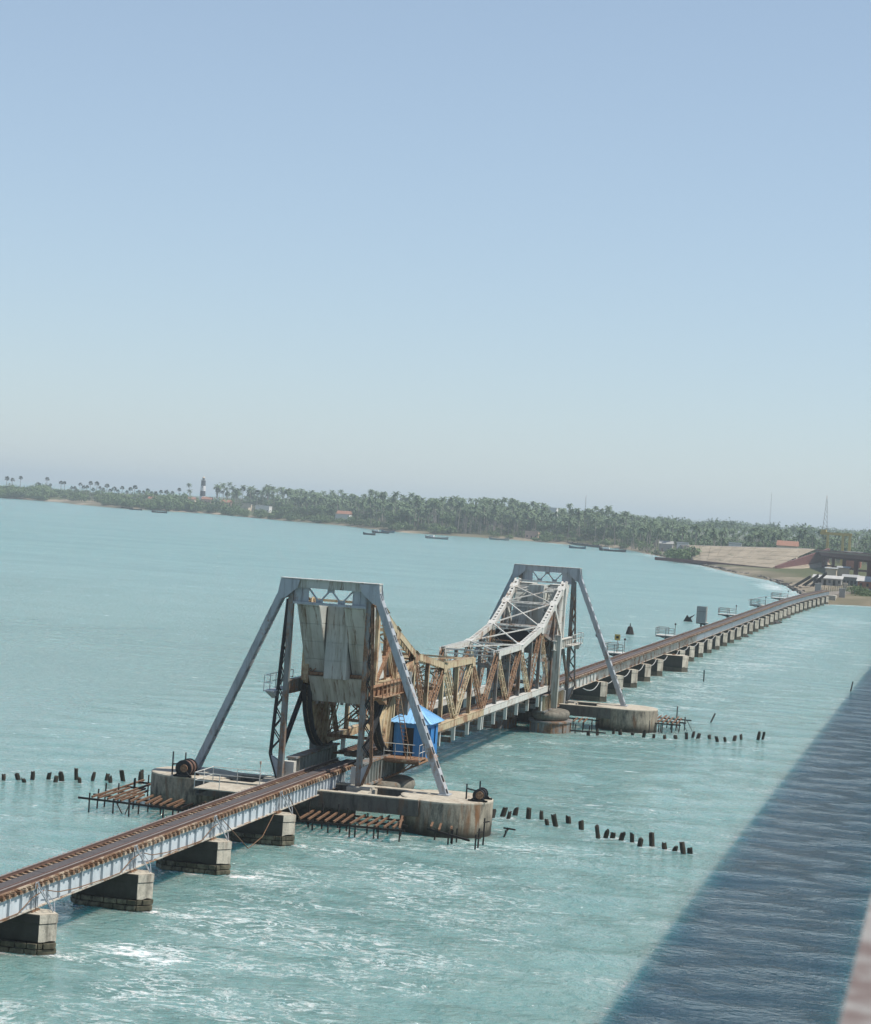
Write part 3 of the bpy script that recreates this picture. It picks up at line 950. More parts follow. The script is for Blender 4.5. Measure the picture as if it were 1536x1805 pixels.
NF = list(range(13, 46))
for i, n in enumerate(NF):
    x = n * S; wide = (n == 18)
    lab = ('broad pale pier, sixth past the far tower' if wide else
           f'{ordinal(i)} small pier of the far viaduct counted from the far tower')
    make_pier(x, far_y(x) - (1.2 if wide else 0), lab, ZPF, False, 'far viaduct piers', hx=1.3 if wide else 0.72, hy=2.4 if wide else 1.6, nose=0.7)
for i, n in enumerate([12] + NF):
    xa = n * S if n > 12 else 129.6
    xb = (n + 1) * S
    late = n > 20
    make_span(xa, far_y(xa), xb, far_y(xb), ZPF + .13, f'{ordinal(i)} girder span of the far viaduct counted from the far tower',
              12 if not late else 8, False, 'far viaduct girder spans', (M['girder_far'] if not late else M['girder'], M['flange']), depth=1.05)

# ---- track
def rail_prof(mb, pts, y, z, mbt):
    for (xa, ya), (xb, yb) in zip(pts[:-1], pts[1:]):
        a = Vector((xa, ya + y, z)); b = Vector((xb, yb + y, z))
        mb.bar(a + Vector((0, 0, .008)), b + Vector((0, 0, .008)), .13, .016)
        mb.bar(a + Vector((0, 0, .075)), b + Vector((0, 0, .075)), .03, .12)
        mbt.bar(a + Vector((0, 0, .153)), b + Vector((0, 0, .153)), .075, .036)

def sleeper_mesh():
    m_ = MB()
    m_.box(-.115, .115, -1.2, 1.2, -.15, -.012)
    m_.box(-.125, .125, -1.2, 1.2, -.012, 0)
    for y in (-.75, .75): m_.box(-.09, .09, y - .17, y + .17, 0.001, .024)
    for y in (-1.1, 1.1): m_.box(-.05, .05, y - .07, y + .07, 0.001, .06)
    return m_.mesh('sleeper', M['sleeper'])
SLEEPER = sleeper_mesh()

def make_track(name, pts, ztop, label, singles, spacing=0.6):
    """ztop = top of sleepers"""
    x0, x1 = pts[0][0], pts[-1][0]
    r = thing(name, (x0, 0, ztop), label, 'railway track')
    for y in (-.75, .75):
        a, b = MB(), MB()
        rail_prof(a, pts, y, ztop + .025, b)
        o = part('rail', a, M['rail'], r)
        part('rail_head', b, M['railtop'], o)
    for y in (-.55,):
        a = MB(); rail_prof(a, pts, y, ztop + .004, a)
        part('guard_rail', a, M['rail'], r)
    for y in (-.98, .98):
        g = MB()
        for (xa, ya), (xb, yb) in zip(pts[:-1], pts[1:]): g.bar((xa, ya + y, ztop + .065), (xb, yb + y, ztop + .045), .08, .07)
        part('guard_timber', g, M['sleeper'], r)
    # walkway plates between the rails
    w = MB()
    for (xa, ya), (xb, yb) in zip(pts[:-1], pts[1:]):
        k = max(1, int(round((xb - xa) / 2.44)))
        for i in range(k):
            t0, t1 = i / k, (i + 1) / k
            xa_, xb_ = xa + (xb - xa) * t0 + .01, xa + (xb - xa) * t1 - .01
            ya_, yb_ = ya + (yb - ya) * t0, ya + (yb - ya) * t1
            z = ztop + .10 + random.uniform(0, .012)
            pl = MB() if singles else w
            pl.hexa([(xa_, ya_ - .45, z), (xb_, yb_ - .45, z), (xb_, yb_ + .14, z), (xa_, ya_ + .14, z),
                     (xa_, ya_ - .45, z + .02), (xb_, yb_ - .45, z + .02), (xb_, yb_ + .14, z + .02), (xa_, ya_ + .14, z + .02)])
            if singles: part('walkway_plate', pl, M['plate'], r)
    if w.v: part('walkway_plate', w, M['plate'], r, kind='stuff')
    xx = x0 + .3
    stuff = MB()
    px = [p_[0] for p_ in pts]; py = [p_[1] for p_ in pts]
    while xx < x1:
        yy = float(np.interp(xx, px, py))
        if singles:
            inst('sleeper', SLEEPER, r, (xx - x0, yy, 0), (0, random.uniform(-.01, .01), random.uniform(-.008, .008)))
        else:
            stuff.box(xx - .12, xx + .12, yy - 1.2, yy + 1.2, ztop - .15, ztop)
        xx += spacing
    if stuff.v: part('sleeper', stuff, M['sleeper'], r, kind='stuff')
    return r
make_track('railway_track', [(-2 * S, 0), (56.0, 0)], 3.105, 'rusty railway track with a walkway plate leading from the left edge to the near tower', True)
fx = [120.0] + [n * S for n in range(11, 47)]
fx = [q_ for q_ in fx if q_ != 11 * S and q_ != 12 * S or q_ > 121]
make_track('railway_track', [(q_, far_y(q_)) for q_ in sorted(fx)], ZPF + .13 + 1.05 + .152, 'rusty railway track on the far viaduct running to the shore', False, 0.9)

# ---- pipes and ladders on the right-hand girders
def girder_pipe(n, pts, label):
    b = MB().path([(n * S + a, y, z) for a, y, z in pts], .026, 6)
    solo('pipe', b, M['pipe'], label, 'pipe', 'pipes clipped along the near girders', loc=(n * S, -1.2, 2.0))
std = [(0.9, -1.28, 2.72), (2.3, -1.2, 2.42), (4.6, -1.14, 2.22), (8.3, -1.14, 2.12), (10.2, -1.14, 2.12), (11.6, -1.2, 2.62), (12.6, -1.3, 2.8)]
girder_pipe(-1, std, 'thin rusty pipe clipped to the girder at the left edge')
girder_pipe(0, std, 'thin rusty pipe clipped along the girder between the first two piers')
girder_pipe(1, std, 'thin rusty pipe clipped along the girder between the second and third piers')
girder_pipe(2, [(0.9, -1.25, 2.94), (6.1, -1.25, 0.55), (8.7, -1.25, 0.90), (10.9, -1.2, 2.0)], 'rusty pipe hanging in a V below the girder between third and fourth piers')
girder_pipe(3, [(1.1, -1.3, 2.9), (2.2, -1.25, 2.3), (4.2, -1.3, 1.0)], 'short rusty pipe sloping down beside the fourth near pier')
for i, n in enumerate([0, 1, 2, 3]):
    x = n * S
    r = thing('ladder', (x, -1.7, ZP), f'pale steel ladder from the track down to the {ORD[i]} near pier', 'ladder', 'ladders at the near piers')
    b = MB(); ladder(b, (x + .38, -1.85, ZP), (x - .55, -1.38, 3.2), .42, (1, 0.6, .4), 5)
    part('ladder_frame', b, M['silver'], r)
    h = MB()
    h.path([(x - .75, -1.36, 3.05), (x - .72, -1.36, 3.32), (x - .5, -1.4, 3.34), (x - .3, -1.4, 3.1)], .022, 5)
    h.path([(x + .38, -1.9, ZP), (x + .62, -1.75, 2.25), (x + .15, -1.4, 2.95)], .022, 5)
    part('handrail', h, M['silver'], r)
# swags of pipe under the far viaduct
for n in range(12, 30):
    xa, xb = n * S, (n + 1) * S
    b = MB().path([(xa + (xb - xa) * t, far_y(xa) - 1.35 - .2 * math.sin(math.pi * t), ZPF + .12 - 1.1 * (math.sin(math.pi * t) ** .8 if t < 1 else 0) * (0.35 if n > 18 else .6)) for t in np.linspace(.04, .96, 7)], .05, 5)
    solo('pipe', b, M['galv'], f'pale pipe sagging under the {ordinal(n - 12)} span of the far viaduct', 'pipe', 'pipes sagging under the far viaduct', loc=(xa, -1.4, ZPF))

# ================================================================== lifting span: piers, towers, track girders, leaves
YT = 2.42      # truss planes

def laced(mb, a, b, width, side, step=0.55, chord=0.11, thick=0.09, lace=0.05):
    """two parallel bars with zigzag lacing; side = in-plane direction across the member"""
    a = Vector(a); b = Vector(b); d = (b - a); L = d.length; d.normalize()
    sd = Vector(side); sd = (sd - d * sd.dot(d)).normalized()
    nrm = d.cross(sd)
    o = sd * (width / 2)
    for s in (-1, 1): mb.bar(a + o * s, b + o * s, chord, thick, nrm)
    k = max(2, int(L / step))
    for i in range(k):
        s = 1 if i % 2 else -1
        mb.bar(a + d * (L * i / k) + o * s, a + d * (L * (i + 1) / k) - o * s, lace, lace * .6, nrm)

def tower_pier(xt, xc, cl, cr, label):
    """two drum foundations joined by a pair of cross beams"""
    r = thing('tower_pier', (xc, 0, 0), label, 'bridge pier', 'concrete tower piers')
    zt = 2.33
    for (y, R) in (cl, cr):
        d = MB().lathe(xc, y, [(R - .02, -2), (R, .1), (R + .03, 1.0), (R + .03, zt - .14)], 48)
        o = part('drum', d, M['conc'], r, smooth=False)
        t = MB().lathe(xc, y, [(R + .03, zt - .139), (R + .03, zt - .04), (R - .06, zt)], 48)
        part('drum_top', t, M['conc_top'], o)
    yl, yr = cl[0] - 1.6, cr[0] + 1.6
    for (x0, x1) in ((xc - 3.05, xc - 2.45), (xc + 1.2, xc + 1.9)):
        b = MB().box(x0, x1, yr - .4, yl + .4, 1.22, zt - .09)
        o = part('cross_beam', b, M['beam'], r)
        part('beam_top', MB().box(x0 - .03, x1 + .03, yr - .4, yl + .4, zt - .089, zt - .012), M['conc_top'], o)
    for y in (yr + 1.0, -3.6, 3.6, yl - 1.0):
        part('tie_beam', MB().box(xc - 2.44, xc + 1.19, y - .35, y + .35, 1.3, zt - .11), M['conc_top'], r)
    # bed under the tower legs
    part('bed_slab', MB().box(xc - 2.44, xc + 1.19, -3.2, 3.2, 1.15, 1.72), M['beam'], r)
    for s in (-1, 1):
        part('leg_plinth', MB().box(xt - .75, xt + .75, s * 2.95 - .8, s * 2.95 + .8, 1.721, 2.36), M['cap'], r)
    part('support_wall', MB().box(xc - 1.6, xc + .9, -2.6, 2.6, -2, 1.149), M['conc_pier'], r)
    part('timber_baulk', MB().tube((xc - 1.9, -5.6, 2.05), (xc - 1.7, -1.6, 2.05), .16, 8).tube((xc - 1.5, -5.2, 2.05), (xc - 1.3, -1.9, 2.05), .14, 8), M['grey'], r)
    return r
tower_pier(X1, 48.4, (8.7, 2.9), (-9.05, 3.05), 'near tower pier with round concrete drums at both ends of a beam')
tower_pier(X2, 127.8, (9.2, 3.1), (-9.2, 3.1), 'far tower pier with round concrete drums at both ends of a beam')

def make_tower(xt, s, label, mleg):
    """s=+1: the leaf lies towards +x"""
    r = thing('bridge_tower', (xt, 0, 2.36), label, 'bridge tower', 'bascule towers')
    for sd in (-1, 1):
        y = sd * 2.75
        # inner column: two channels and a cover
        b = MB().box(xt - .21, xt + .21, y - .17, y + .17, 2.362, 15.25)
        col = part('leg', b, mleg, r)
        b = MB()
        for dx in (-.2, .2):
            b.bar((xt + dx, sd * 2.98, 14.6), (xt + dx, sd * 3.55, 4.0), .10, .12, (1, 0, 0))
            b.bar((xt + dx, sd * 3.55, 4.0), (xt + dx, sd * 2.98, 2.42), .10, .12, (1, 0, 0))
        part('outer_chord', b, M['pipe'] if sd < 0 and s > 0 else M['dark'] if s > 0 else mleg, col)
        b = MB()
        zs = np.linspace(14.3, 4.3, 15)
        for i, (za, zb) in enumerate(zip(zs[:-1], zs[1:])):
            f = lambda z: sd * (2.98 + (14.6 - z) / 10.6 * .57)
            ia = sd * 2.93
            for dx in (-.2, .2):
                if i % 2: b.bar((xt + dx, ia, za), (xt + dx, f(zb), zb), .07, .05, (1, 0, 0))
                else: b.bar((xt + dx, f(za), za), (xt + dx, ia, zb), .07, .05, (1, 0, 0))
        part('lacing', b, M['dark'] if s > 0 else mleg, col)
        b = MB().slab([(xt - .2, sd * 2.93, 3.6), (xt - .2, sd * 3.48, 3.9), (xt - .2, sd * 3.0, 2.5), (xt - .2, sd * 2.93, 2.42)], (.4, 0, 0))
        part('foot_gusset', b, M['silver'], col)
        # raking strut out to the drum
        a = Vector((xt, sd * 3.02, 15.85)); e = Vector((xt, sd * 8.78, 2.30))
        if sd > 0 and s > 0: e = Vector((xt, 8.9, 2.30))
        dr = (e - a).normalized(); nr = Vector((0, dr.z, -dr.y)) * (-1 if sd > 0 else 1)
        if nr.z < 0: nr = -nr
        st = MB()
        st.bar(a + Vector((-.40, 0, 0)), e + Vector((-.40, 0, 0)), .035, .42, nr)
        st.bar(a + Vector((.40, 0, 0)), e + Vector((.40, 0, 0)), .035, .42, nr)
        for j in (-1, 1):
            for nn in (nr * .196, nr * -.196): st.bar(a + nn + Vector((j * .18, 0, 0)), e + nn + Vector((j * .315, 0, 0)), .13, .03, nr)
        o = part('raking_strut', st, M['silver'], r)
        L = (e - a).length
        k = 15
        for i in range(k):
            p0 = a + dr * (L * (i + .12) / k); p1 = a + dr * (L * (i + .62) / k)
            if i in (7,): p1 = a + dr * (L * (i + 1.1) / k)
            for nn in (nr * .214, nr * -.214): part('batten_plate', MB().bar(p0 + nn, p1 + nn, .76, .03, nr), M['silver'], o)
        for t_ in (.22, .5, .76):
            c = a + dr * (L * t_)
            for dx in (-.43, .43):
                sp = MB().bar(c - dr * .55 + Vector((dx, 0, 0)), c + dr * .55 + Vector((dx, 0, 0)), .022, .43, nr)
                for i_ in range(6):
                    for j_ in (-.15, .15):
                        q_ = c + dr * (-.45 + .18 * i_) + nr * j_ + Vector((dx * 1.04, 0, 0))
                        sp.tube(q_, q_ + Vector((.03 if dx > 0 else -.03, 0, 0)), .035, 5)
                part('splice_plate', sp, M['silver'], o)
        b = MB().box(xt - .6, xt + .6, e.y - .38, e.y + .38, 2.332, 2.40)
        part('strut_shoe', b, M['silver'], o)
        # head gusset
        b = MB()
        g = [(xt - .45, sd * 3.45, 15.95), (xt - .45, sd * 2.1, 15.95), (xt - .45, sd * 2.25, 15.4), (xt - .45, sd * 3.05, 14.7), (xt - .45, sd * 3.6, 14.5), (xt - .45, sd * 3.62, 14.9)]
        b.slab(g, (.03, 0, 0)); b.slab([(x + .87, y_, z) for x, y_, z in g], (.03, 0, 0))
        part('head_gusset', b, M['silver'], r)
    # portal
    o = part('portal_beam', MB().box(xt - .28, xt + .28, -3.44, 3.44, 15.42, 15.98), M['silver' if s < 0 else 'weight'], r)
    part('coping_plate', MB().box(xt - .48, xt + .48, -3.48, 3.48, 15.982, 16.04), M['far'], o)
    part('lower_beam', MB().box(xt - .2, xt + .2, -2.57, 2.57, 14.30, 14.46), M['silver'], r)
    for sd in (-1, 1):
        part('portal_panel', MB().box(xt - .06, xt + .06, sd * 1.55, sd * 2.57, 14.462, 15.418).box(xt - .12, xt + .12, sd * 2.0, sd * 2.08, 14.462, 15.41), M['silver'], r)
    b = MB()
    ys = np.linspace(-1.55, 1.55, 5)
    for i in range(4):
        za, zb = (15.38, 14.5) if i % 2 == 0 else (14.5, 15.38)
        b.bar((xt, ys[i], za), (xt, ys[i + 1], zb), .10, .12, (1, 0, 0))
    for i in range(1, 4): 
        z = 14.58 if i % 2 else 15.3
        b.box(xt - .05, xt + .05, ys[i] - .24, ys[i] + .24, z - .11, z + .11)
    part('portal_bracing', b, M['silver'], r)
    # operating girders, galleries and front posts
    for sd in (-1, 1):
        y = sd * 3.02
        gx0, gx1 = xt + s * .22, MID - s * 29.2
        b = MB()
        b.box(gx0, gx1, y - .03, y + .03, 8.12, 8.95); b.box(gx0, gx1, y - .2, y + .2, 8.06, 8.118); b.box(gx0, gx1, y - .2, y + .2, 8.952, 9.01)
        for i in range(9):
            x = gx0 + (gx1 - gx0) * (i + .5) / 9
            b.box(x - .03, x + .03, y - .17, y - .031, 8.12, 8.95); b.box(x - .03, x + .03, y + .031, y + .17, 8.12, 8.95)
        gm = M['rusty'] if (sd < 0 and s > 0) else M['far'] if sd < 0 else M['tower']
        o = part('operating_girder', b, gm, r)
        g0, g1 = xt - s * (1.3 if sd > 0 or s < 0 else -.6), xt + s * 5.2
        gal = MB().box(g0, g1, sd * 3.24, sd * 3.95, 8.30, 8.37)
        gal.slab([(g0, sd * 3.3, 8.3), (g0 + s * 1.6, sd * 3.3, 8.3), (g0 + s * 1.6, sd * 3.3, 7.75)], (0, sd * .5, 0))
        g_ = part('gallery', gal, M['far'] if s < 0 else M['rusty'] if sd < 0 else M['silver'], r)
        hr = MB()
        for i in range(6):
            x = g0 + (g1 - g0) * i / 5
            hr.tube((x, sd * 3.9, 8.37), (x, sd * 3.9, 9.4), .028, 5)
        for z in (8.9, 9.4):
            hr.path([(g0, sd * 3.3, z), (g0, sd * 3.9, z), (g1, sd * 3.9, z)], .026, 5)
        part('railing', hr, M['pipe'] if s > 0 and sd < 0 else M['silver'] if s > 0 else M['far'], g_)
        # inclined lattice brace under the girder
        b = MB(); laced(b, (xt + s * 4.9, sd * 2.95, 8.05), (xt + s * .3, sd * 2.85, 4.3), .34, (1, 0, 0), .8, .09, .2, .12)
        part('brace', b, M['dark'] if s > 0 else M['tower'], r)
        # front post on the round pier
        px = MID - s * 30.2
        b = MB()
        y_ = sd * 3.25
        b.box(px - .35, px + .35, y_ - .32, y_ + .32, 4.0, 9.55)
        b.hexa([(px - .15, y_ - .28, 2.35), (px + .15, y_ - .28, 2.35), (px + .15, y_ + .28, 2.35), (px - .15, y_ + .28, 2.35),
                (px - .35, y_ - .31, 3.998), (px + .35, y_ - .31, 3.998), (px + .35, y_ + .31, 3.998), (px - .35, y_ + .31, 3.998)])
        part('front_post', b, M['tower'] if s > 0 else M['weight'], r)
    return r
T_NEAR = make_tower(X1, 1, 'nearer tall steel portal tower with silver raking legs', M['tower'])
T_FAR = make_tower(X2, -1, 'farther steel portal tower with silver raking legs', M['tower'])
b = MB().tube((X2 + .35, -5.55, 9.3), (X2 + .6, -5.55, 9.3), .22, 12)
part('lamp', b, M['dark'], T_FAR)

for s, xt, nm in ((1, X1, 'near'), (-1, X2, 'far')):
    for sd in (-1, 1):
        side = 'right' if sd < 0 else 'left'
        # fixed girder on which the leaf rolls
        y = sd * YT
        xa, xb = xt + s * 1.2, MID - s * 27.6
        r = thing('track_girder', ((xa + xb) / 2, y, 2.1), f'deep riveted girder under the rolling {side} side of the {nm} leaf', 'bridge girder', 'track girders')
        b = MB().box(xa, xb, y - .04, y + .04, 2.2, 3.62)
        part('web', b, M['weight'], r)
        part('flange', MB().box(xa, xb, y - .36, y + .36, 2.06, 2.198).box(xa, xb, y - .36, y + .36, 3.622, 3.74), M['tower'], r)
        for i in range(14):
            x = xa + (xb - xa) * (i + .3) / 14
            part('stiffener', MB().box(x - .035, x + .035, y - .3, y - .041, 2.2, 3.62).box(x - .035, x + .035, y + .041, y + .3, 2.2, 3.62), M['weight'] if s > 0 else M['near'], r)
        part('end_block', MB().box(xa - s * .02, xa - s * .62, y - .4, y + .4, 2.06, 3.5), M['far'], r)
        # oval pier below its outer end
        px = MID - s * 31.6
        p_ = thing('round_pier', (px, sd * 2.75, 0), f'oval iron-skirted pier under the {side} side of the {nm} leaf', 'bridge pier', 'round piers under the leaves')
        part('caisson', MB().lathe(px, sd * 2.75, [(2.0, -2), (2.0, .9), (2.12, .95), (2.12, 1.1), (1.85, 1.15)], 40, 1.5, 1.0), M['tower'] if s < 0 else M['conc'], p_, smooth=False)
        part('cap', MB().lathe(px, sd * 2.75, [(1.75, 1.16), (1.92, 1.36), (2.0, 1.6), (1.97, 1.85), (1.86, 1.98), (1.7, 2.045)], 40, 1.5, .92), M['conc_pier'], p_, smooth=True)
        sk = MB()
        for k in range(10):
            t = 2 * math.pi * k / 10 + .3
            sk.box(px + 3.02 * math.cos(t) - .07, px + 3.02 * math.cos(t) + .07, sd * 2.75 + 2.02 * math.sin(t) - .07, sd * 2.75 + 2.02 * math.sin(t) + .07, -1, .94)
        part('skirt_rib', sk, M['rusty'], p_)

U = [(5.2, 8.95), (15.4, 9.05), (25.0, 10.35), (31.0, 12.35), (34.6, 13.75), (36.4, 14.45)]
def ztop(d): return float(np.interp(d, [u[0] for u in U], [u[1] for u in U]))
def make_leaf(s, label, mt, md, mv, ml, mb_):
    """mt top chord, md diagonals, mv verticals, ml lateral bracing, mb_ bottom chord"""
    P = lambda d, y, z: Vector((MID - s * d, y, z))
    r = thing('bascule_leaf', (MID - s * 30.8, 0, 3.75), label, 'bridge span', 'bascule leaves')
    ZB = 4.25
    for sd in (-1, 1):
        y = sd * YT
        # top chord of two channels with batten plates
        tc = MB(); bts = []
        for (d0, z0), (d1, z1) in zip(U[:-1], U[1:]):
            a, e = P(d0, y, z0), P(d1, y, z1)
            for o in (-.21, .21):
                tc.bar(a + Vector((0, o, 0)), e + Vector((0, o, 0)), .05, .46)
                tc.bar(a + Vector((0, o * .84, .23)), e + Vector((0, o * .84, .23)), .14, .03)
            L = (e - a).length; k = max(2, int(L / .72))
            for i in range(k):
                p0, p1 = a + (e - a) * ((i + .08) / k), a + (e - a) * ((i + .60) / k)
                bts.append(MB().bar(p0 + Vector((0, 0, .25)), p1 + Vector((0, 0, .25)), .44, .02))
        o = part('top_chord', tc, mt, r)
        for bt in bts: part('batten_plate', bt, mt, o)
        for (d0, z0), (d1, z1) in zip(U[1:-1], U[2:]):
            t_ = (P(d1, 0, z1) - P(d0, 0, z0)).normalized() * .55
            c = P(d0, y, z0 + .275)
            part('node_plate', MB().bar(c - t_, c + t_, .72, .02), mt, o)
        gs = MB()
        for (d0, z0) in U:
            for oo in (-.25, .25):
                c = P(d0, y + oo, z0)
                gs.box(c.x - .5, c.x + .5, c.y - .012, c.y + .012, c.z - .48, c.z + .22)
            c = P(d0, y, z0 + .275); 
        part('gusset', gs, mt, o)
        # bottom chord
        b = MB().box(MID - s * 0.03, MID - s * 30.6, y - .05 - .18, y - .18, ZB - .27, ZB + .27).box(MID - s * 0.03, MID - s * 30.6, y + .18, y + .18 + .05, ZB - .27, ZB + .27)
        b.box(MID - s * .03, MID - s * 30.6, y - .26, y + .26, ZB + .272, ZB + .30)
        part('bottom_chord', b, mb_, r)
        # diagonals, laced
        zig = [(0.12, 'L'), (5.2, 'U'), (10.3, 'L'), (15.4, 'U'), (20.5, 'L'), (25.0, 'U'), (30.3, 'L')]
        for i, ((d0, k0), (d1, k1)) in enumerate(zip(zig[:-1], zig[1:])):
            a = P(d0, y, ZB + .2 if k0 == 'L' else ztop(d0) - .15)
            e = P(d1, y, ZB + .2 if k1 == 'L' else ztop(d1) - .15)
            b = MB()
            for oo in (-.13, .13):
                laced(b, a + Vector((0, oo, 0)), e + Vector((0, oo, 0)), .5, (1, 0, 0), .42, .12, .06, .06)
            part('diagonal', b, md[i % len(md)], r)
        # posts and hangers every panel
        for d in (5.2, 10.3, 15.4, 20.5, 25.0):
            b = MB().box(MID - s * d - .16, MID - s * d + .16, y - .15, y - .12, ZB + .3, ztop(d) - .2).box(MID - s * d - .16, MID - s * d + .16, y + .12, y + .15, ZB + .3, ztop(d) - .2)
            b.box(MID - s * d - .02, MID - s * d + .02, y - .12, y + .12, ZB + .3, ztop(d) - .2)
            part('post', b, mv, r)
        for d in (0.35, 5.2, 10.3, 15.4, 20.5, 25.6):
            b = MB().box(MID - s * d - .13, MID - s * d + .13, y - .14, y + .14, 2.78, ZB - .272)
            part('hanger', b, M['far'], r)
        # rear frame: post over the wheel, tail post, rake and inner ties
        b = MB()
        b.bar(P(30.8, y, ZB), P(30.8, y, ztop(30.8) - .2), .34, .5, (0, 1, 0))
        b.bar(P(25.2, y, 9.9), P(30.6, y, 8.95), .3, .34, (0, 1, 0))
        b.bar(P(30.8, y, 8.9), P(36.3, y, 8.9), .3, .4, (0, 0, 1))
        part('wheel_frame', b, mv, r)
        part('tail_post', MB().bar(P(36.4, y, 8.9), P(36.4, y, 14.4), .44, .5, (0, 1, 0)), mt, r)
        part('tail_rake', MB().bar(P(36.1, y, 9.0), P(31.2, y, 12.2), .34, .36, (0, 1, 0)), M['rusty'] if s > 0 else mt, r)
        b = MB(); laced(b, P(31.0, y, 8.9), P(34.6, y, 13.6), .35, (1, 0, 0), .5, .08, .2, .06)
        part('inner_tie', b, mv, r)
        # rolling segment
        C = P(30.8, y, 8.88); R = 5.08
        seg = []
        N = 22
        ang = [math.radians(-14 + 100 * i / N) for i in range(N + 1)]     # 0 = straight down, 90 = towards the tail
        ring = [C + Vector((-s * math.sin(t) * R, 0, -math.cos(t) * R)) for t in ang]
        b = MB()
        poly = [C + Vector((s * .6, -.05, .3))] + [q_ + Vector((0, -.05, 0)) for q_ in ring] + [C + Vector((-s * .5, -.05, .4))]
        b.slab(poly, (0, .10, 0))
        o = part('rolling_segment', b, M['near'] if s > 0 else M['weight'], r)
        b = MB()
        for q0, q1 in zip(ring[:-1], ring[1:]):
            n0 = (C - q0).normalized(); n1 = (C - q1).normalized(); w = Vector((0, .34, 0))
            b.hexa([q0 - w, q1 - w, q1 + w, q0 + w, q0 - w + n0 * .16, q1 - w + n1 * .16, q1 + w + n1 * .16, q0 + w + n0 * .16])
        part('segment_rim', b, M['dark'], o)
        b = MB()
        for i in range(2, N, 4):
            b.bar(C + (ring[i] - C) * .1 , C + (ring[i] - C) * .96, .12, .42, (0, 1, 0)) if False else b.bar(C + (ring[i] - C) * .1, C + (ring[i] - C) * .96, .42, .10, (s * math.cos(ang[i]), 0, math.sin(ang[i])))
        part('segment_rib', b, mv, o)
    # floor
    for i, d in enumerate((0.4, 5.2, 10.3, 15.4, 20.5, 25.6)):
        x = MID - s * d
        b = MB().box(x - .02, x + .02, -YT + .15, YT - .15, 2.62, 2.95).box(x - .15, x + .15, -YT + .15, YT - .15, 2.58, 2.618).box(x - .15, x + .15, -YT + .15, YT - .15, 2.952, 2.985)
        part('floor_beam', b, M['tower'], r)
    for y in (-.75, .75):
        part('stringer', MB().box(MID - s * .05, MID - s * 27.3, y - .04, y + .04, 2.99, 3.36).box(MID - s * .05, MID - s * 27.3, y - .15, y + .15, 3.362, 3.39), M['tower'], r)
    sl = MB()
    for i in range(54):
        x = MID - s * (.4 + i * .62)
        if abs(x - MID) < 32: sl.box(x - .11, x + .11, -1.45, 1.45, 3.392, 3.52)
    part('sleeper', sl, M['sleeper'], r, kind='stuff')
    for y in (-.75, .75):
        a = MB(); rail_prof(a, [(MID - s * .05, 0), (MID - s * 32.2, 0)] if s < 0 else [(MID - 32.2, 0), (MID - .05, 0)], y, 3.525, a)
        part('rail', a, M['rail'], r)
    part('walkway_plate', MB().box(MID - s * .1, MID - s * 31, -.45, .25, 3.56, 3.60), M['plate'], r)
    # top bracing
    for d, z in U[:-1]:
        b = MB(); laced(b, P(d, -YT + .2, z + .1), P(d, YT - .2, z + .1), .36, (s * -1, 0, (ztop(d + 1) - ztop(d - 1)) / 2), .6, .08, .12, .06)
        b.bar(P(d, -YT + .2, z - .25), P(d, YT - .2, z - .25), .12, .10)
        for sd in (-1, 1):
            b.bar(P(d, sd * (YT - .2), z - 1.3), P(d, sd * (YT - 1.3), z - .25), .09, .09)
        part('top_strut', b, ml, r)
    for (d0, z0), (d1, z1) in zip(U[:-2], U[1:-1]):
        b = MB()
        b.bar(P(d0, -YT + .1, z0 + .18), P(d1, YT - .1, z1 + .18), .12, .10); b.bar(P(d0, YT - .1, z0 + .22), P(d1, -YT + .1, z1 + .22), .12, .10)
        part('lateral', b, ml, r)
    b = MB(); laced(b, P(36.3, -YT, 14.5), P(36.3, YT, 14.5), .3, (1, 0, 0), .6, .1, .16, .06)
    part('tail_strut', b, ml, r)
    for d, z0, z1, mm in ((25.0, 5.2, 9.4, mv), (30.8, 4.6, 8.7, mv), (36.4, 9.4, 14.0, mt), (20.5, 6.6, 9.2, mv), (15.4, 7.2, 8.8, mv)):
        b = MB()
        laced(b, P(d, -YT + .2, z0), P(d, YT - .2, z1), .26, (0, 1, 0), .5, .07, .1, .045)
        laced(b, P(d, YT - .2, z0), P(d, -YT + .2, z1), .26, (0, 1, 0), .5, .07, .1, .045)
        b.bar(P(d, -YT + .15, z0), P(d, YT - .15, z0), .2, .22)
        part('sway_frame', b, M['rusty'] if s > 0 else mm, r)
    for sd in (-1, 1):
        y = sd * (YT - .02)
        b = MB()
        laced(b, P(27.6, y, 4.5), P(30.6, y, 8.6), .4, (1, 0, 0), .45, .1, .22, .05)
        laced(b, P(33.4, y, 9.0), P(33.4, y, 13.2), .36, (1, 0, 0), .45, .1, .22, .05)
        b.bar(P(25.4, y, 7.2), P(30.6, y, 7.2), .22, .26, (0, 0, 1))
        b.bar(P(28.4, y, 9.1), P(31.2, y, 12.1), .24, .26, (0, 1, 0))
        part('wheel_brace', b, M['rusty'] if s > 0 else mv, r)
    part('portal_plate', MB().box(MID - s * 26.2 - .05, MID - s * 26.2 + .05, -YT + .2, YT - .2, 8.9, 10.0), M['dark'], r)
    part('machinery_house', MB().box(MID - s * 27.2, MID - s * 29.2, -1.2, 1.2, 9.02, 10.4), M['tower'], r)
    part('machinery_floor', MB().box(MID - s * 26.0, MID - s * 34.5, -YT + .2, YT - .2, 8.78, 8.86), M['pipe'], r)
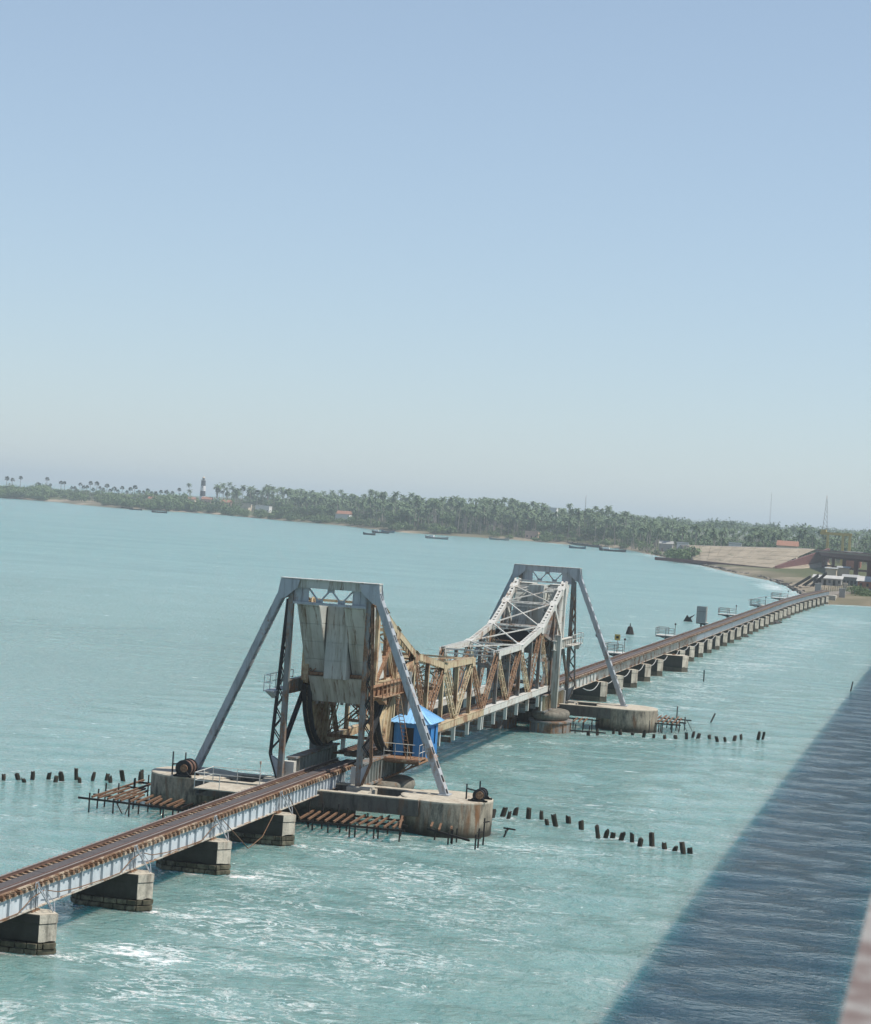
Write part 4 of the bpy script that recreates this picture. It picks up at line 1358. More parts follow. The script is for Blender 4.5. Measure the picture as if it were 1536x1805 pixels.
    # counterweight: two leaning boxes, an upright middle box and a lower block
    for sd in (-1, 1):
        y0, y1 = sd * .88, sd * 2.44
        prof = [(39.3, 14.22), (36.05, 9.22), (33.4, 9.22), (36.6, 14.22)]
        b = MB().slab([P(d, y0, z) for d, z in prof], (0, y1 - y0, 0))
        o = part('counterweight_box', b, M['weight'], r)
        for k in range(4):
            t0, t1 = k / 4, (k + 1) / 4
            a = lerp(P(36.05, 0, 9.22), P(39.3, 0, 14.22), t0 + .006); e = lerp(P(36.05, 0, 9.22), P(39.3, 0, 14.22), t1 - .006)
            n_ = Vector((-s * 5.0, 0, -3.25)).normalized() * .03
            m_ = MB().slab([(a.x, y0 + sd * .02, a.z), (a.x, y1 - sd * .02, a.z), (e.x, y1 - sd * .02, e.z), (e.x, y0 + sd * .02, e.z)], n_)
            part('plate', m_, M['weight'], o)
            f0 = lerp(P(33.4, 0, 9.22), P(36.6, 0, 14.22), t0 + .006); f1 = lerp(P(33.4, 0, 9.22), P(36.6, 0, 14.22), t1 - .006)
            m_ = MB().slab([(f0.x, y0 + sd * .02, f0.z), (f0.x, y1 - sd * .02, f0.z), (f1.x, y1 - sd * .02, f1.z), (f1.x, y0 + sd * .02, f1.z)], -n_)
            part('plate', m_, M['weight'], o)
            ys_ = y0 if sd > 0 else y1
            m_ = MB().slab([(a.x + s * .05, ys_, a.z), (e.x + s * .05, ys_, e.z), (f1.x - s * .05, ys_, f1.z), (f0.x - s * .05, ys_, f0.z)], (0, -.02, 0))
            part('plate', m_, M['far'] if s < 0 else M['weight'], o)
        part('coping', MB().slab([P(39.35, y0, 14.222), P(36.5, y0, 14.222), P(36.5, y1, 14.222), P(39.35, y1, 14.222)], (0, 0, .05)), M['far'], o)
    b = MB().box(MID - s * 37.5, MID - s * 34.0, -.79, .79, 9.2, 14.20)
    o = part('counterweight_core', b, M['weight'], r)
    for k in range(4):
        z0, z1 = 9.2 + 5.0 * k / 4 + .03, 9.2 + 5.0 * (k + 1) / 4 - .03
        part('plate', MB().box(MID - s * 37.501, MID - s * 37.53, -.78, .78, z0, z1), M['weight'], o)
    b = MB().slab([P(36.6, -2.12, 9.2), P(35.3, -2.12, 7.42), P(32.6, -2.12, 7.42), P(32.9, -2.12, 9.2)], (0, 4.24, 0))
    o = part('counterweight_block', b, M['weight'], r)
    for k in range(9):
        yy = -1.9 + k * .47 + random.uniform(-.05, .05)
        lip = MB().box(MID - s * 35.2 - .06, MID - s * 35.2 + .06, yy - .1, yy + .1, 7.2 + random.uniform(0, .1), 7.43)
        part('lug', lip, M['tower'], o)
    part('waist_plate', MB().slab([P(36.7, -2.14, 9.26), P(36.45, -2.14, 9.12), P(36.35, -2.14, 9.12), P(36.6, -2.14, 9.26)], (0, 4.28, 0)), M['weight'], o)
    return r
make_leaf(1, 'nearer rusty half of the lifting truss with its counterweight', M['near'], [M['rusty'], M['near'], M['near'], M['rusty'], M['rusty'], M['near']], M['near'], M['near'], M['near'])
make_leaf(-1, 'farther pale half of the lifting truss with its counterweight', M['far'], [M['rusty'], M['near'], M['rusty'], M['near'], M['rusty'], M['near']], M['tower'], M['far'], M['far'])

# ---- blue operator cabin on its bracketed platform
def cabin():
    r = thing('operator_cabin', (59.3, -3.95, 3.55), 'bright blue corrugated cabin with hipped roof beside the near tower', 'cabin')
    x0, x1, y0, y1, z0, z1 = 57.6, 61.0, -5.2, -2.75, 3.56, 6.0
    # corrugated sheet walls with openings: door and windows in the front, two windows on the right
    def wall(p, u, length, holes):
        """ribbed wall from point p along unit u; holes = (a0,a1,b0,b1)"""
        n_ = Vector((u[1], -u[0], 0))
        m_ = MB()
        xs_ = sorted(set([0, length] + [h for q_ in holes for h in q_[:2]]))
        def seg(a, b_, za, zb):
            k = max(1, int((b_ - a) / .16))
            for i in range(k):
                c0, c1 = a + (b_ - a) * i / k, a + (b_ - a) * (i + 1) / k
                q0 = Vector(p) + Vector(u) * c0; q1 = Vector(p) + Vector(u) * c1
                off = n_ * (.028 if i % 2 else 0)
                m_.slab([q0 + off + Vector((0, 0, za)), q1 + off + Vector((0, 0, za)), q1 + off + Vector((0, 0, zb)), q0 + off + Vector((0, 0, zb))], -n_ * .05)
        for a, b_ in zip(xs_[:-1], xs_[1:]):
            hs = [q_ for q_ in holes if q_[0] <= a + 1e-6 and q_[1] >= b_ - 1e-6]
            if not hs: seg(a, b_, 0, z1 - z0)
            else:
                h = hs[0]
                if h[2] > 0.01: seg(a, b_, 0, h[2])
                if h[3] < z1 - z0 - .01: seg(a, b_, h[3], z1 - z0)
        return m_
    H = z1 - z0
    part('wall', wall((x0, y1, z0), (0, -1, 0), y1 - y0, [(.78, 1.5, 0.0, 2.1)]), M['blue'], r)
    part('wall', wall((x0, y0, z0), (1, 0, 0), x1 - x0, [(.55, 1.0, .85, 2.1), (2.0, 2.5, .85, 2.2)]), M['blue'], r)
    part('wall', wall((x1, y0, z0), (0, 1, 0), y1 - y0, []), M['blue'], r)
    part('wall', wall((x1, y1, z0), (-1, 0, 0), x1 - x0, []), M['blue'], r)
    part('floor', MB().box(x0 - .03, x1 + .03, y0 - .03, y1 + .03, z0 - .1, z0 - .001), M['rusty'], r)
    for c0, c1 in ((.55, 1.0), (2.0, 2.5)):
        w = part('window', MB().box(x0 + c0, x0 + c1, y0 + .06, y0 + .09, z0 + .85, z0 + 2.15), M['glass'], r)
        part('frame', MB().box(x0 + c0 - .03, x0 + c0, y0 - .05, y0 + .08, z0 + .83, z0 + 2.15).box(x0 + c1, x0 + c1 + .03, y0 - .05, y0 + .08, z0 + .83, z0 + 2.15).box(x0 + (c0 + c1) / 2 - .015, x0 + (c0 + c1) / 2 + .015, y0 + .0, y0 + .055, z0 + .85, z0 + 2.15), M['blue'], w)
    dr = part('door', MB().box(x0 + .1, x0 + .14, y1 - 1.48, y1 - .8, z0, z0 + 2.08), M['black'], r)
    part('door_frame', MB().box(x0 - .04, x0 + .09, y1 - .80, y1 - .76, z0, z0 + 2.12).box(x0 - .04, x0 + .09, y1 - 1.54, y1 - 1.50, z0, z0 + 2.12), M['blue'], dr)
    # hipped roof of four ribbed sheets
    e = .32
    c = [Vector((x0 - e, y1 + e, z1)), Vector((x0 - e, y0 - e, z1)), Vector((x1 + e, y0 - e, z1)), Vector((x1 + e, y1 + e, z1))]
    ap = [Vector((59.1, (y0 + y1) / 2, 7.12)), Vector((59.5, (y0 + y1) / 2, 7.12))]
    tops = [(ap[0], ap[0]), (ap[0], ap[1]), (ap[1], ap[1]), (ap[1], ap[0])]
    for i in range(4):
        a, b_ = c[i], c[(i + 1) % 4]; t0, t1 = tops[i]
        m_ = MB()
        k = 18
        nrm = (b_ - a).cross(t0 - a).normalized()
        if nrm.z < 0: nrm = -nrm
        for j in range(k):
            u0, u1 = j / k, (j + 1) / k
            off = nrm * (.03 if j % 2 else .0)
            m_.slab([lerp(a, b_, u0) + off, lerp(a, b_, u1) + off, lerp(t0, t1, u1) + off, lerp(t0, t1, u0) + off], -nrm * .04)
        part('roof_sheet', m_, M['blue_roof'], r)
    rg = MB()
    for i in range(4): rg.bar(c[i] + Vector((0, 0, .04)), tops[i][0] + Vector((0, 0, .05)), .16, .05)
    rg.bar(ap[0] + Vector((0, 0, .05)), ap[1] + Vector((0, 0, .05)), .2, .05)
    part('ridge_cap', rg, M['blue_roof'], r)
    # platform, brackets and railing
    pf = MB()
    for i in range(9):
        xx = 55.4 + i * .245
        pf.box(xx, xx + .23, -5.3, -2.55, 3.60, 3.66)
    pl = part('platform', pf, M['rusty'], r)
    part('platform_edge', MB().box(55.3, 61.1, -5.32, -5.22, 3.36, 3.455).box(55.28, 55.38, -5.3, -2.5, 3.46, 3.60), M['rusty'], pl)
    br = MB()
    for x in (55.6, 58.0, 60.8):
        br.bar((x, -2.85, 2.15), (x, -5.3, 3.40), .12, .14); br.bar((x, -2.8, 3.38), (x, -5.3, 3.38), .10, .10)
        br.bar((x, -3.9, 2.7), (x, -4.6, 3.36), .07, .07)
    part('bracket', br, M['pipe'], pl)
    rl = MB()
    for x, y in ((55.45, -5.25), (55.45, -4.4), (55.45, -3.5), (55.45, -2.7), (56.5, -5.25), (57.4, -5.25)):
        rl.tube((x, y, 3.66), (x, y, 4.72), .025, 5)
    for z in (4.15, 4.7):
        rl.path([(55.45, -2.7, z), (55.45, -4.9, z)], .025, 5); rl.path([(55.45, -5.25, z), (57.4, -5.25, z)], .025, 5)
    part('railing', rl, M['far'], pl)
    b = MB(); ladder(b, (56.0, -4.35, 3.66), (55.6, -3.4, 8.1), .38, (.2, 1, 0), 16, .03)
    part('ladder', b, M['rusty'], r)
    return r
cabin()

# ================================================================== fittings round the piers
def winch(x, y, z, label, big):
    r = thing('winch', (x, y, z), label, 'winch', 'rusty winches on the pier drums')
    R = .50 if big else .33
    b = MB().tube((x - .55, y, z + R + .05), (x + .55, y, z + R + .05), R, 20)
    d = part('drum', b, M['rail'] if big else M['dark'], r)
    b = MB()
    for xx in (x - .6, x + .6, x): b.tube((xx - .04, y, z + R + .05), (xx + .04, y, z + R + .05), R + .07, 20)
    part('flange', b, M['dark'], d)
    b = MB()
    for xx in (x - .75, x + .75):
        b.bar((xx, y - .55, z + .005), (xx, y, z + R * 1.3), .10, .10); b.bar((xx, y + .55, z + .005), (xx, y, z + R * 1.3), .10, .10)
        b.bar((xx, y - .65, z + .06), (xx, y + .65, z + .06), .10, .11)
    part('frame', b, M['dark'], r)
    b = MB()
    ly = y + (1.0 if y > 0 else .95)
    b.tube((x, ly, z), (x, ly, z + (1.55 if big else 1.0)), .055, 7).bar((x, ly, z + .7), (x, y, z + R * 1.7), .09, .09)
    b.tube((x - .3, y, z + R * 1.7), (x - .3, y, z + R * 1.7 + .75), .05, 6)
    part('lever', b, M['dark'], r)
    part('wheel', MB().tube((x - .9, y - .12, z + R + .1), (x - .82, y - .12, z + R + .1), .26, 14), M['rusty'], r)
    return r
winch(46.0, 8.45, 2.335, 'large round rusty winch on the left drum of the near pier', True)
winch(47.9, -11.4, 2.335, 'small dark winch at the outer edge of the right near drum', False)

# timber and rail platform with railings left of the track
r = thing('service_platform', (43, 4.5, 2.1), 'pale plank platform with pipe railing left of the near track', 'platform')
for i in range(8):
    part('plank', MB().box(41.0 + i * .47, 41.0 + i * .47 + .45, 2.75, 6.15, 2.24 + random.uniform(0, .012), 2.31), M['conc_top'], r)
part('bearer', MB().box(41.0, 44.7, 2.9, 3.1, 1.98, 2.238).box(41.0, 44.7, 5.7, 5.9, 1.98, 2.238), M['dark'], r)
b = MB()
for x, y in ((41.1, 6.1), (42.9, 6.1), (44.7, 6.1), (41.1, 4.4), (44.7, 2.85), (44.7, 4.4)): b.tube((x, y, 2.31), (x, y, 3.32), .03, 6)
for z in (2.8, 3.3): b.path([(41.1, 4.4, z), (41.1, 6.1, z), (44.7, 6.1, z), (44.7, 2.85, z)], .028, 6)
b.tube((44.7, 2.85, 3.3), (44.7, 2.85, 3.75), .03, 6); b.tube((44.7, 2.85, 3.75), (44.7, 2.85, 3.95), .08, 8)
part('railing', b, M['far'], r)

def frame_jetty(label, posts, stringers, bars, extra=(), loc=(0, 0, 0)):
    r = thing('jetty_ruin', loc, label, 'jetty', 'rusted rail frames standing in the sea')
    for (x, y, zt, lx, ly) in posts:
        part('post', MB().tube((x, y, -1.2), (x + lx, y + ly, zt), .055, 6), M['pile'], r)
    for a, b_ in stringers:
        part('stringer', MB().bar(a, b_, .11, .13), M['pile'], r)
    for a, b_ in bars:
        part('bar', MB().bar(a, b_, .10, .10).bar(Vector(a) + Vector((0, 0, .055)), Vector(b_) + Vector((0, 0, .055)), .14, .02), M['jetty'], r)
    for a, b_ in extra:
        part('brace', MB().tube(a, b_, .035, 5), M['pile'], r)
    return r
rn = random.Random(3)
J = lambda a: rn.uniform(-a, a)
# left frame
posts = [(41.1, 13.27, 1.3, 0, 0), (41.5, 11.75, 1.0, 0, 0), (41.13, 10.47, 1.15, 0, .03), (42.26, 10.27, .85, .05, 0), (43.26, 10.0, .85, .05, 0),
         (43.1, 13.55, 1.3, .1, -.05), (44.0, 13.4, 1.6, .1, -.05), (41.95, 8.39, .9, 0, .05), (41.5, 7.6, .85, 0, 0), (46, 13.2, 1.4, 0, 0), (47.5, 12.7, 1.6, .05, 0),
         (48.5, 13.0, 1.5, 0, 0), (50, 12.6, 1.6, 0, 0), (45.5, 12.2, .9, 0, 0), (42.5, 6.8, .8, 0, 0), (44.2, 11.4, 1.0, 0, 0), (51.2, 12.4, 1.3, 0, 0), (43.0, 9.0, .8, 0, 0), (43.4, 7.9, .8, 0, 0)]
strg = [((41.2, 14.1, .90), (41.3, 5.6, .74)), ((43.3, 13.9, .88), (43.5, 6.2, .74)), ((45.6, 13.4, .9), (45.7, 11.2, .8)), ((47.8, 13.6, .95), (47.9, 12.0, .9)), ((50.0, 13.6, 1.0), (50.1, 11.8, 1.0))]
bars = []
for i in range(15):
    y = 13.2 - i * .53
    L = 5.6 if i < 5 else (3.4 if i < 9 else 2.9)
    if i == 0: L = 10
    if i == 2: L = 8.2
    bars.append(((41.2, y + J(.1), 1.02 - i * .012), (41.2 + L + J(.7), y + .25 + J(.15), 1.02 - i * .012)))
frame_jetty('rusty rail frame on stilts left of the near drum', posts, strg, bars, [((41.6, 11.6, .8), (41.9, 11.0, -.4)), ((41.8, 10.7, .8), (41.6, 11.1, -.4))], loc=(43, 10, 0))
# right frame under the cross beam
posts = [(42.73, -2.63, .75, 0, .05), (41.78, -4.3, .85, 0, 0), (42.0, -4.6, .85, 0, 0), (42.21, -5.8, .85, 0, 0), (42.35, -6.05, .85, 0, 0), (41.98, -7.48, .95, .1, -.1), (43.4, -3.2, .8, 0, 0),
         (44.0, -1.8, 1.7, 0, 0), (44.3, -3.4, 1.5, 0, 0), (44.2, -4.8, 1.3, .05, 0), (44.6, -6.1, .85, 0, 0), (44.5, -7.0, .85, 0, 0), (43.9, -.9, 1.8, 0, 0), (45.0, -2.6, 1.6, 0, 0), (43.2, -1.4, .8, 0, 0), (45.3, -5.2, .8, 0, 0)]
strg = [((41.4, -.9, .80), (41.5, -8.0, .80)), ((43.6, -.5, .80), (43.7, -7.6, .80)), ((45.6, -.5, .82), (45.7, -6.9, .82))]
bars = []
for i in range(12):
    y = -1.1 - i * .56
    bars.append(((41.25 + J(.1), y, .95), (45.9 + J(.5) - (i % 3 == 1) * 1.2, y + .30 + J(.12), .95)))
bars.append(((41.3, -7.7, .95), (43.9, -7.2, 1.35)))
frame_jetty('rusty rail frame on stilts below the right beam of the near pier', posts, strg, bars, loc=(43.5, -4, 0))
# broken corner frame and loose rails by the right drum
posts = [(44.26, -9.33, .75, 0, 0), (43.0, -10.5, .8, .1, 0), (43.3, -10.7, .9, .1, 0), (43.6, -10.6, 1.0, .1, .05), (44.2, -10.8, .9, 0, 0)]
frame_jetty('small broken rail frame in front of the right near drum', posts, [((43.8, -8.9, .75), (42.6, -12.0, .45))],
            [((43.6, -9.2, .9), (44.9, -9.0, 1.0)), ((42.9, -9.9, .85), (44.7, -9.6, 1.0)), ((43.4, -10.6, .9), (44.3, -10.4, .95))], loc=(44, -10, 0))
for i, (x, y, zt, lx, ly, lb) in enumerate([(42.04, -12.51, .95, 0, 0, 'shortest of the three rusty stakes by the right near drum'), (42.8, -12.5, 1.25, 0, -.05, 'middle rusty stake of three by the right near drum'),
                                        (44.03, -12.58, 1.75, 0, -.02, 'tallest rusty stake by the right near drum')]):
    b = MB().tube((x, y, -1), (x + lx, y + ly, zt), .055, 6).bar((x - .2, y, zt - .25), (x + .15, y - .3, zt - .2), .07, .07)
    solo('iron_stake', b, M['pile'], lb, 'stake', 'loose iron stakes', loc=(x, y, 0))
b = MB().tube((48.1, -12.9, -.5), (48.4, -13.3, .65), .06, 6).bar((48.3, -13.0, .62), (48.4, -13.8, .55), .1, .1).bar((48.0, -13.2, .45), (48.8, -13.3, .55), .09, .09)
solo('iron_stake', b, M['pile'], 'twisted T-shaped stake standing off the right near drum', 'stake', 'loose iron stakes', loc=(48.1, -12.9, 0))
# far frame right of the far drum
posts = [(126.1, -11.8, 1.3, 0, 0), (127.2, -12.1, 1.1, 0, 0), (127.0, -13.0, .9, 0, 0), (131.6, -13.3, .9, 0, 0), (129, -12.6, .9, 0, 0), (128.2, -12.5, .9, 0, 0), (128.5, -13.8, .9, 0, 0),
         (130.5, -14.3, 1.3, 0, 0), (132.5, -14.6, 1.4, 0, 0), (133.6, -13.6, 2.3, 0, 0), (131, -13.9, .9, .1, 0), (133, -12.7, .9, 0, 0)]
strg = [((127.0, -11.5, .95), (127.4, -14.8, .95)), ((130.0, -11.6, .95), (130.2, -15.0, .95)), ((133.0, -11.4, 1.0), (133.1, -15.2, 1.0))]
bars = [((126.9, -11.6 - i * .48, 1.08), (134.5 + J(1), -11.4 - i * .45, 1.1)) for i in range(7)]
frame_jetty('rusty rail frame on stilts right of the far drum', posts, strg, bars, [((130, -14, .9), (128.4, -14.7, -.4)), ((132, -14.4, .9), (130.6, -15.3, -.3)), ((133.4, -14.7, .95), (132.6, -15.5, -.2))], loc=(130, -13, 0))
posts = [(119.5, -5.4, .9, 0, 0), (121, -5.9, 1.0, 0, 0), (123.4, -6.4, 1.2, 0, 0), (120.2, -6.7, .8, .0, 0), (124.5, -5.4, 1.1, 0, 0), (124.0, -4.4, 1.1, 0, 0)]
frame_jetty('dark rail frame on stilts between the far round pier and drum', posts, [((124.3, -3.4, 1.0), (124.4, -7.0, 1.0)), ((117.2, -5.3, .5), (118.4, -8.6, .4))], [((120.5, -5 - i * .5, 1.05), (124.8, -4.7 - i * .5, 1.05)) for i in range(3)], loc=(122, -6, 0))

# ---- rows of rotten pile stumps: one thing each
def stump(x, y, h, label, group, i):
    r_ = random.Random(i * 31 + int(abs(y) * 7))
    rr = r_.uniform(.13, .19)
    n = 9
    b = MB()
    h *= r_.uniform(.55, 1.05)
    prof = [(rr * 1.05, -1.0), (rr, .0), (rr * r_.uniform(.95, 1.1), h * .55), (rr * r_.uniform(.85, 1.0), h)]
    b.lathe(x, y, prof, n)
    k = len(prof)
    lx, ly = r_.uniform(-.3, .3) * h, r_.uniform(-.3, .3) * h
    for j, v in enumerate(b.v):
        t = max(0, v[2]) / h
        top = (j // n) == k - 1
        b.v[j] = (v[0] + lx * t + r_.uniform(-.02, .02), v[1] + ly * t + r_.uniform(-.02, .02), v[2] + (r_.uniform(-.12, .06) if top else 0))
    solo('pile_stump', b, M['timber'], label, 'pile', group, loc=(x, y, 0))
for i, (x, y) in enumerate(LST):
    stump(x, y, .62 if i in (2, 5, 8, 11) else .82, f'{ORD[i]} rotten pile stump from the left edge in the left row', 'left row of pile stumps', i)
for i, (x, y) in enumerate(RST):
    stump(x, y, .62 + .25 * ((i * 5) % 3) / 2, f'{ordinal(i)} pile stump from the near drum in the right foreground row', 'right row of pile stumps', i + 40)
for i, (x, y) in enumerate(FST):
    stump(x, y, .55 + .35 * ((i * 7) % 4) / 3, f'{ordinal(i)} pile stump from the far drum in the distant right row', 'far row of pile stumps', i + 90)
for x, y, h, lx, ly, lb in ((203.94, -8.39, 1.5, 0, 0, 'lone upright iron post in open water right of the far viaduct'), (207.0, -27.74, 1.3, .8, -.35, 'leaning iron post at the edge of the big shadow'),
                            (143.8, -15.66, .9, 1.0, -.7, 'short slanting iron post beyond the far pile frame')):
    solo('iron_post', MB().tube((x, y, -1), (x + lx, y + ly, h), .09, 7), M['pile'], lb, 'post', 'lone posts in the water', loc=(x, y, 0))
# wrecked dolphins left of the far viaduct
b = MB().lathe(307.9, 17.2, [(.8, -1), (.75, .2), (.55, .9), (.42, 1.35), (.12, 1.5), (.05, 2.1)], 8)
solo('wrecked_dolphin', b, M['pile'], 'black pointed wreck of a mooring post left of the far viaduct', 'wreck', loc=(307.9, 17.2, 0))
b = MB().slab([(376, 15.9, -.3), (376, 13.6, -.3), (376, 14.2, .7), (376, 13.2, 1.7), (376, 14.6, .9), (376, 15.0, 1.4)], (.6, 0, 0))
solo('wrecked_boat', b, M['pile'], 'black jagged wreckage in the water beyond the pointed wreck', 'wreck', loc=(376, 14.5, 0))

# ---- refuge platforms left of the far viaduct
def refuge(x, y0, y1, L, label, kind):
    r = thing('refuge_platform', (x, y0, 3.2), label, 'platform', 'refuge platforms beside the far viaduct')
    z = 3.35
    part('deck', MB().box(x, x + L, y0, y1, z - .12, z), M['far'], r)
    b = MB()
    for xx in (x + .3, x + L - .3): b.bar((xx, y0, z - .2), (xx, y1, z - .2), .15, .15); b.bar((xx, .9, 2.2), (xx, y1 - .6, z - .2), .14, .14)
    b.bar((x + L / 2, (y0 + y1) / 2 + .2, z - .3), (x + L / 2, (y0 + y1) / 2 + .2, 1.0), .3, .3)
    part('bracket', b, M['dark'], r)
    if kind != 'shed':
        b = MB()
        for xx, yy in ((x, y1), (x + L / 2, y1), (x + L, y1), (x, (y0 + y1) / 2), (x + L, (y0 + y1) / 2), (x, y0 + .3)): b.tube((xx, yy, z), (xx, yy, z + 1.15), .045, 5)
        for zz in (.4, .8, 1.15): b.path([(x, y0 + .3, z + zz), (x, y1, z + zz), (x + L, y1, z + zz), (x + L, (y0 + y1) / 2, z + zz)], .04, 5)
        b.tube((x + L, y0 + .6, z), (x + L, y0 + .6, z + 1.6), .05, 5)
        part('railing', b, M['tower'], r)
        part('lamp', MB().lathe(x + L, y0 + .6, [(.12, z + 1.6), (.16, z + 1.75), (.05, z + 1.9)], 8), M['dark'], r)
    else:
        b = MB()
        for i in range(14):
            t0, t1 = i / 14, (i + 1) / 14
            yy0, yy1 = y0 + .3 + (y1 - y0 - .3) * t0, y0 + .3 + (y1 - y0 - .3) * t1
            b.box(x + (.0 if i % 2 else .04), x + .05 + (.0 if i % 2 else .04), yy0, yy1, z, z + 2.9)
        part('sheet', b, M['galv'], r)
        b = MB()
        for i in range(10):
            xa, xb = x + .1 + (L - .2) * i / 10, x + .1 + (L - .2) * (i + 1) / 10
            b.box(xa, xb, y0 + .3 + (.0 if i % 2 else .04), y0 + .35 + (.0 if i % 2 else .04), z, z + 2.9)
        part('sheet', b, M['galv'], r)
        part('frame', MB().box(x - .05, x + L, y0 + .28, y0 + .42, z + 1.9, z + 2.0).box(x - .04, x + .12, y0 + .3, y1, z + 1.9, z + 2.0), M['tower'], r)
    if kind == 'roof':
        part('roof', MB().slab([(x - .3, y1 + .5, z + .9), (x - .3, y0 + .1, z + 2.1), (x + L + .3, y0 + .1, z + 2.1), (x + L + .3, y1 + .5, z + .9)], (0, 0, .08)), M['galv'], r)
    return r
refuge(196.5, 1.5, 4.4, 3.4, 'first railed refuge platform past the far tower', 'rail')
refuge(250.0, 1.5, 4.7, 3.6, 'second railed refuge platform past the far tower, with a lamp', 'rail')
refuge(304.0, 2.7, 4.7, 2.4, 'refuge platform carrying a tall corrugated metal shelter', 'shed')
refuge(347.5, 1.5, 5.4, 3.0, 'refuge platform just beyond the corrugated shelter', 'rail')
refuge(411.0, 1.2, 5.0, 4.5, 'refuge platform with a sloping sheet roof', 'roof')
refuge(473.0, .8, 5.4, 4.5, 'railed refuge platform nearest the shore', 'rail')
r = thing('warning_sign', (198.5, 2.6, 3.35), 'small square yellow sign on a post beside the far viaduct', 'sign')
part('post', MB().tube((198.5, 2.9, 3.3), (198.5, 2.9, 5.0), .045, 6), M['tower'], r)
part('board', MB().box(198.44, 198.5, 2.55, 3.3, 4.95, 5.75), M['yellow'], r)
part('marking', MB().box(198.425, 198.438, 2.75, 3.1, 5.2, 5.5), M['black'], r)

# ================================================================== far shore
def toward(px_slope, x):           # y on a sight line with the given slope from the viewer
    return CAM.y + px_slope * (x - CAM.x)
W0, H0, F0 = 1536.0, 1805.0, 3850.0
def sight(px, py):
    return fw + r2 * ((px - W0 / 2) / F0) - u2 * ((py - H0 / 2) / F0)
def at_x(px, py, x):
    v = sight(px, py); k = (x - CAM.x) / v.x
    return CAM + v * k
def gz(x, y): return float(ground_z(np.array([x]), np.array([y]))[0])
# water edge distance for each sight line
SHC = [(-60, 1950), (0, 1940), (100, 1922), (220, 1735), (360, 1795), (500, 1646), (600, 1599), (700, 1430), (800, 1423), (900, 1445), (980, 1400), (1100, 1351),
       (1160, 1176), (1230, 1005), (1300, 870), (1350, 808), (1390, 704), (1410, 644), (1450, 570), (1600, 562)]
def shore_x(px): return float(np.interp(px, [a for a, b in SHC], [b for a, b in SHC]))

# ---- lighthouse
def lighthouse():
    b0 = at_x(357, 878, 1960)
    x, y = b0.x, b0.y
    z0 = gz(x, y)
    r = thing('lighthouse', (x, y, z0), 'black and white banded lighthouse above the trees on the far left shore', 'lighthouse')
    zt = 30.5
    bands = np.linspace(z0 - .5, zt, 6)
    for i in range(5):
        ra, rb = 3.3 - i * .24, 3.3 - (i + 1) * .24
        part('band', MB().lathe(x, y, [(ra, bands[i]), (rb, bands[i + 1] - .02)], 20), M['blackpaint' if i % 2 == 0 else 'white'], r, smooth=False)
    part('gallery', MB().lathe(x, y, [(1.9, zt), (2.6, zt + .4), (2.6, zt + .6), (1.5, zt + .61)], 20), M['white'], r)
    b = MB()
    for k in range(12):
        t = k * math.pi / 6; b.tube((x + 2.5 * math.cos(t), y + 2.5 * math.sin(t), zt + .6), (x + 2.5 * math.cos(t), y + 2.5 * math.sin(t), zt + 1.6), .06, 5)
    part('railing', b, M['white'], r)
    ln = part('lantern', MB().lathe(x, y, [(1.3, zt + .62), (1.3, zt + 2.6)], 12), M['glass'], r)
    part('dome', MB().lathe(x, y, [(1.6, zt + 2.61), (1.5, zt + 3.0), (.8, zt + 3.7), (.15, zt + 4.0), (.1, zt + 4.9)], 12), M['cream'], ln)
    part('window', MB().box(x - 3.0, x - 2.3, y - .4, y + .4, 16, 17.4).box(x - 2.7, x - 2.0, y - .4, y + .4, 23.5, 24.8), M['glass'], r)
    return r
lighthouse()

# ---- houses
def house(px, x, w, d, h, mat, roofm, label, flat=False, base=None, zadd=0.0):
    y = at_x(px, 900, x).y
    z = (gz(x, y) if base is None else base) 
    r = thing('house', (x, y, z), label, 'house', 'buildings on the far shore')
    zb = z - .5
    part('wall', MB().box(x, x + d, y - w / 2, y + w / 2, zb, z + h), mat, r)
    if flat:
        o = part('roof', MB().box(x - .2, x + d + .2, y - w / 2 - .2, y + w / 2 + .2, z + h + .001, z + h + .35), roofm, r)
        part('parapet', MB().box(x - .2, x + .1, y - w / 2 - .2, y + w / 2 + .2, z + h + .351, z + h + .9), mat, o)
    else:
        part('roof', MB().slab([(x - .7, y - w / 2 - .5, z + h - .1), (x + d / 2, y - w / 2 - .5, z + h + d * .28), (x + d + .7, y - w / 2 - .5, z + h - .1)], (0, w + 1.0, 0)), roofm, r)
    k = max(2, int(w / 3))
    for i in range(k):
        yy = y - w / 2 + w * (i + .5) / k
        for fl in range(max(1, int(h / 3.2))):
            z1 = z + fl * 3.1
            if i == k // 2 and fl == 0:
                part('door', MB().box(x - .06, x - .002, yy - .5, yy + .5, z, z + 2.1), M['maroon'], r)
            else:
                part('window', MB().box(x - .06, x - .002, yy - .55, yy + .55, z1 + 1.0, z1 + 2.2), M['glass'], r)
    return r
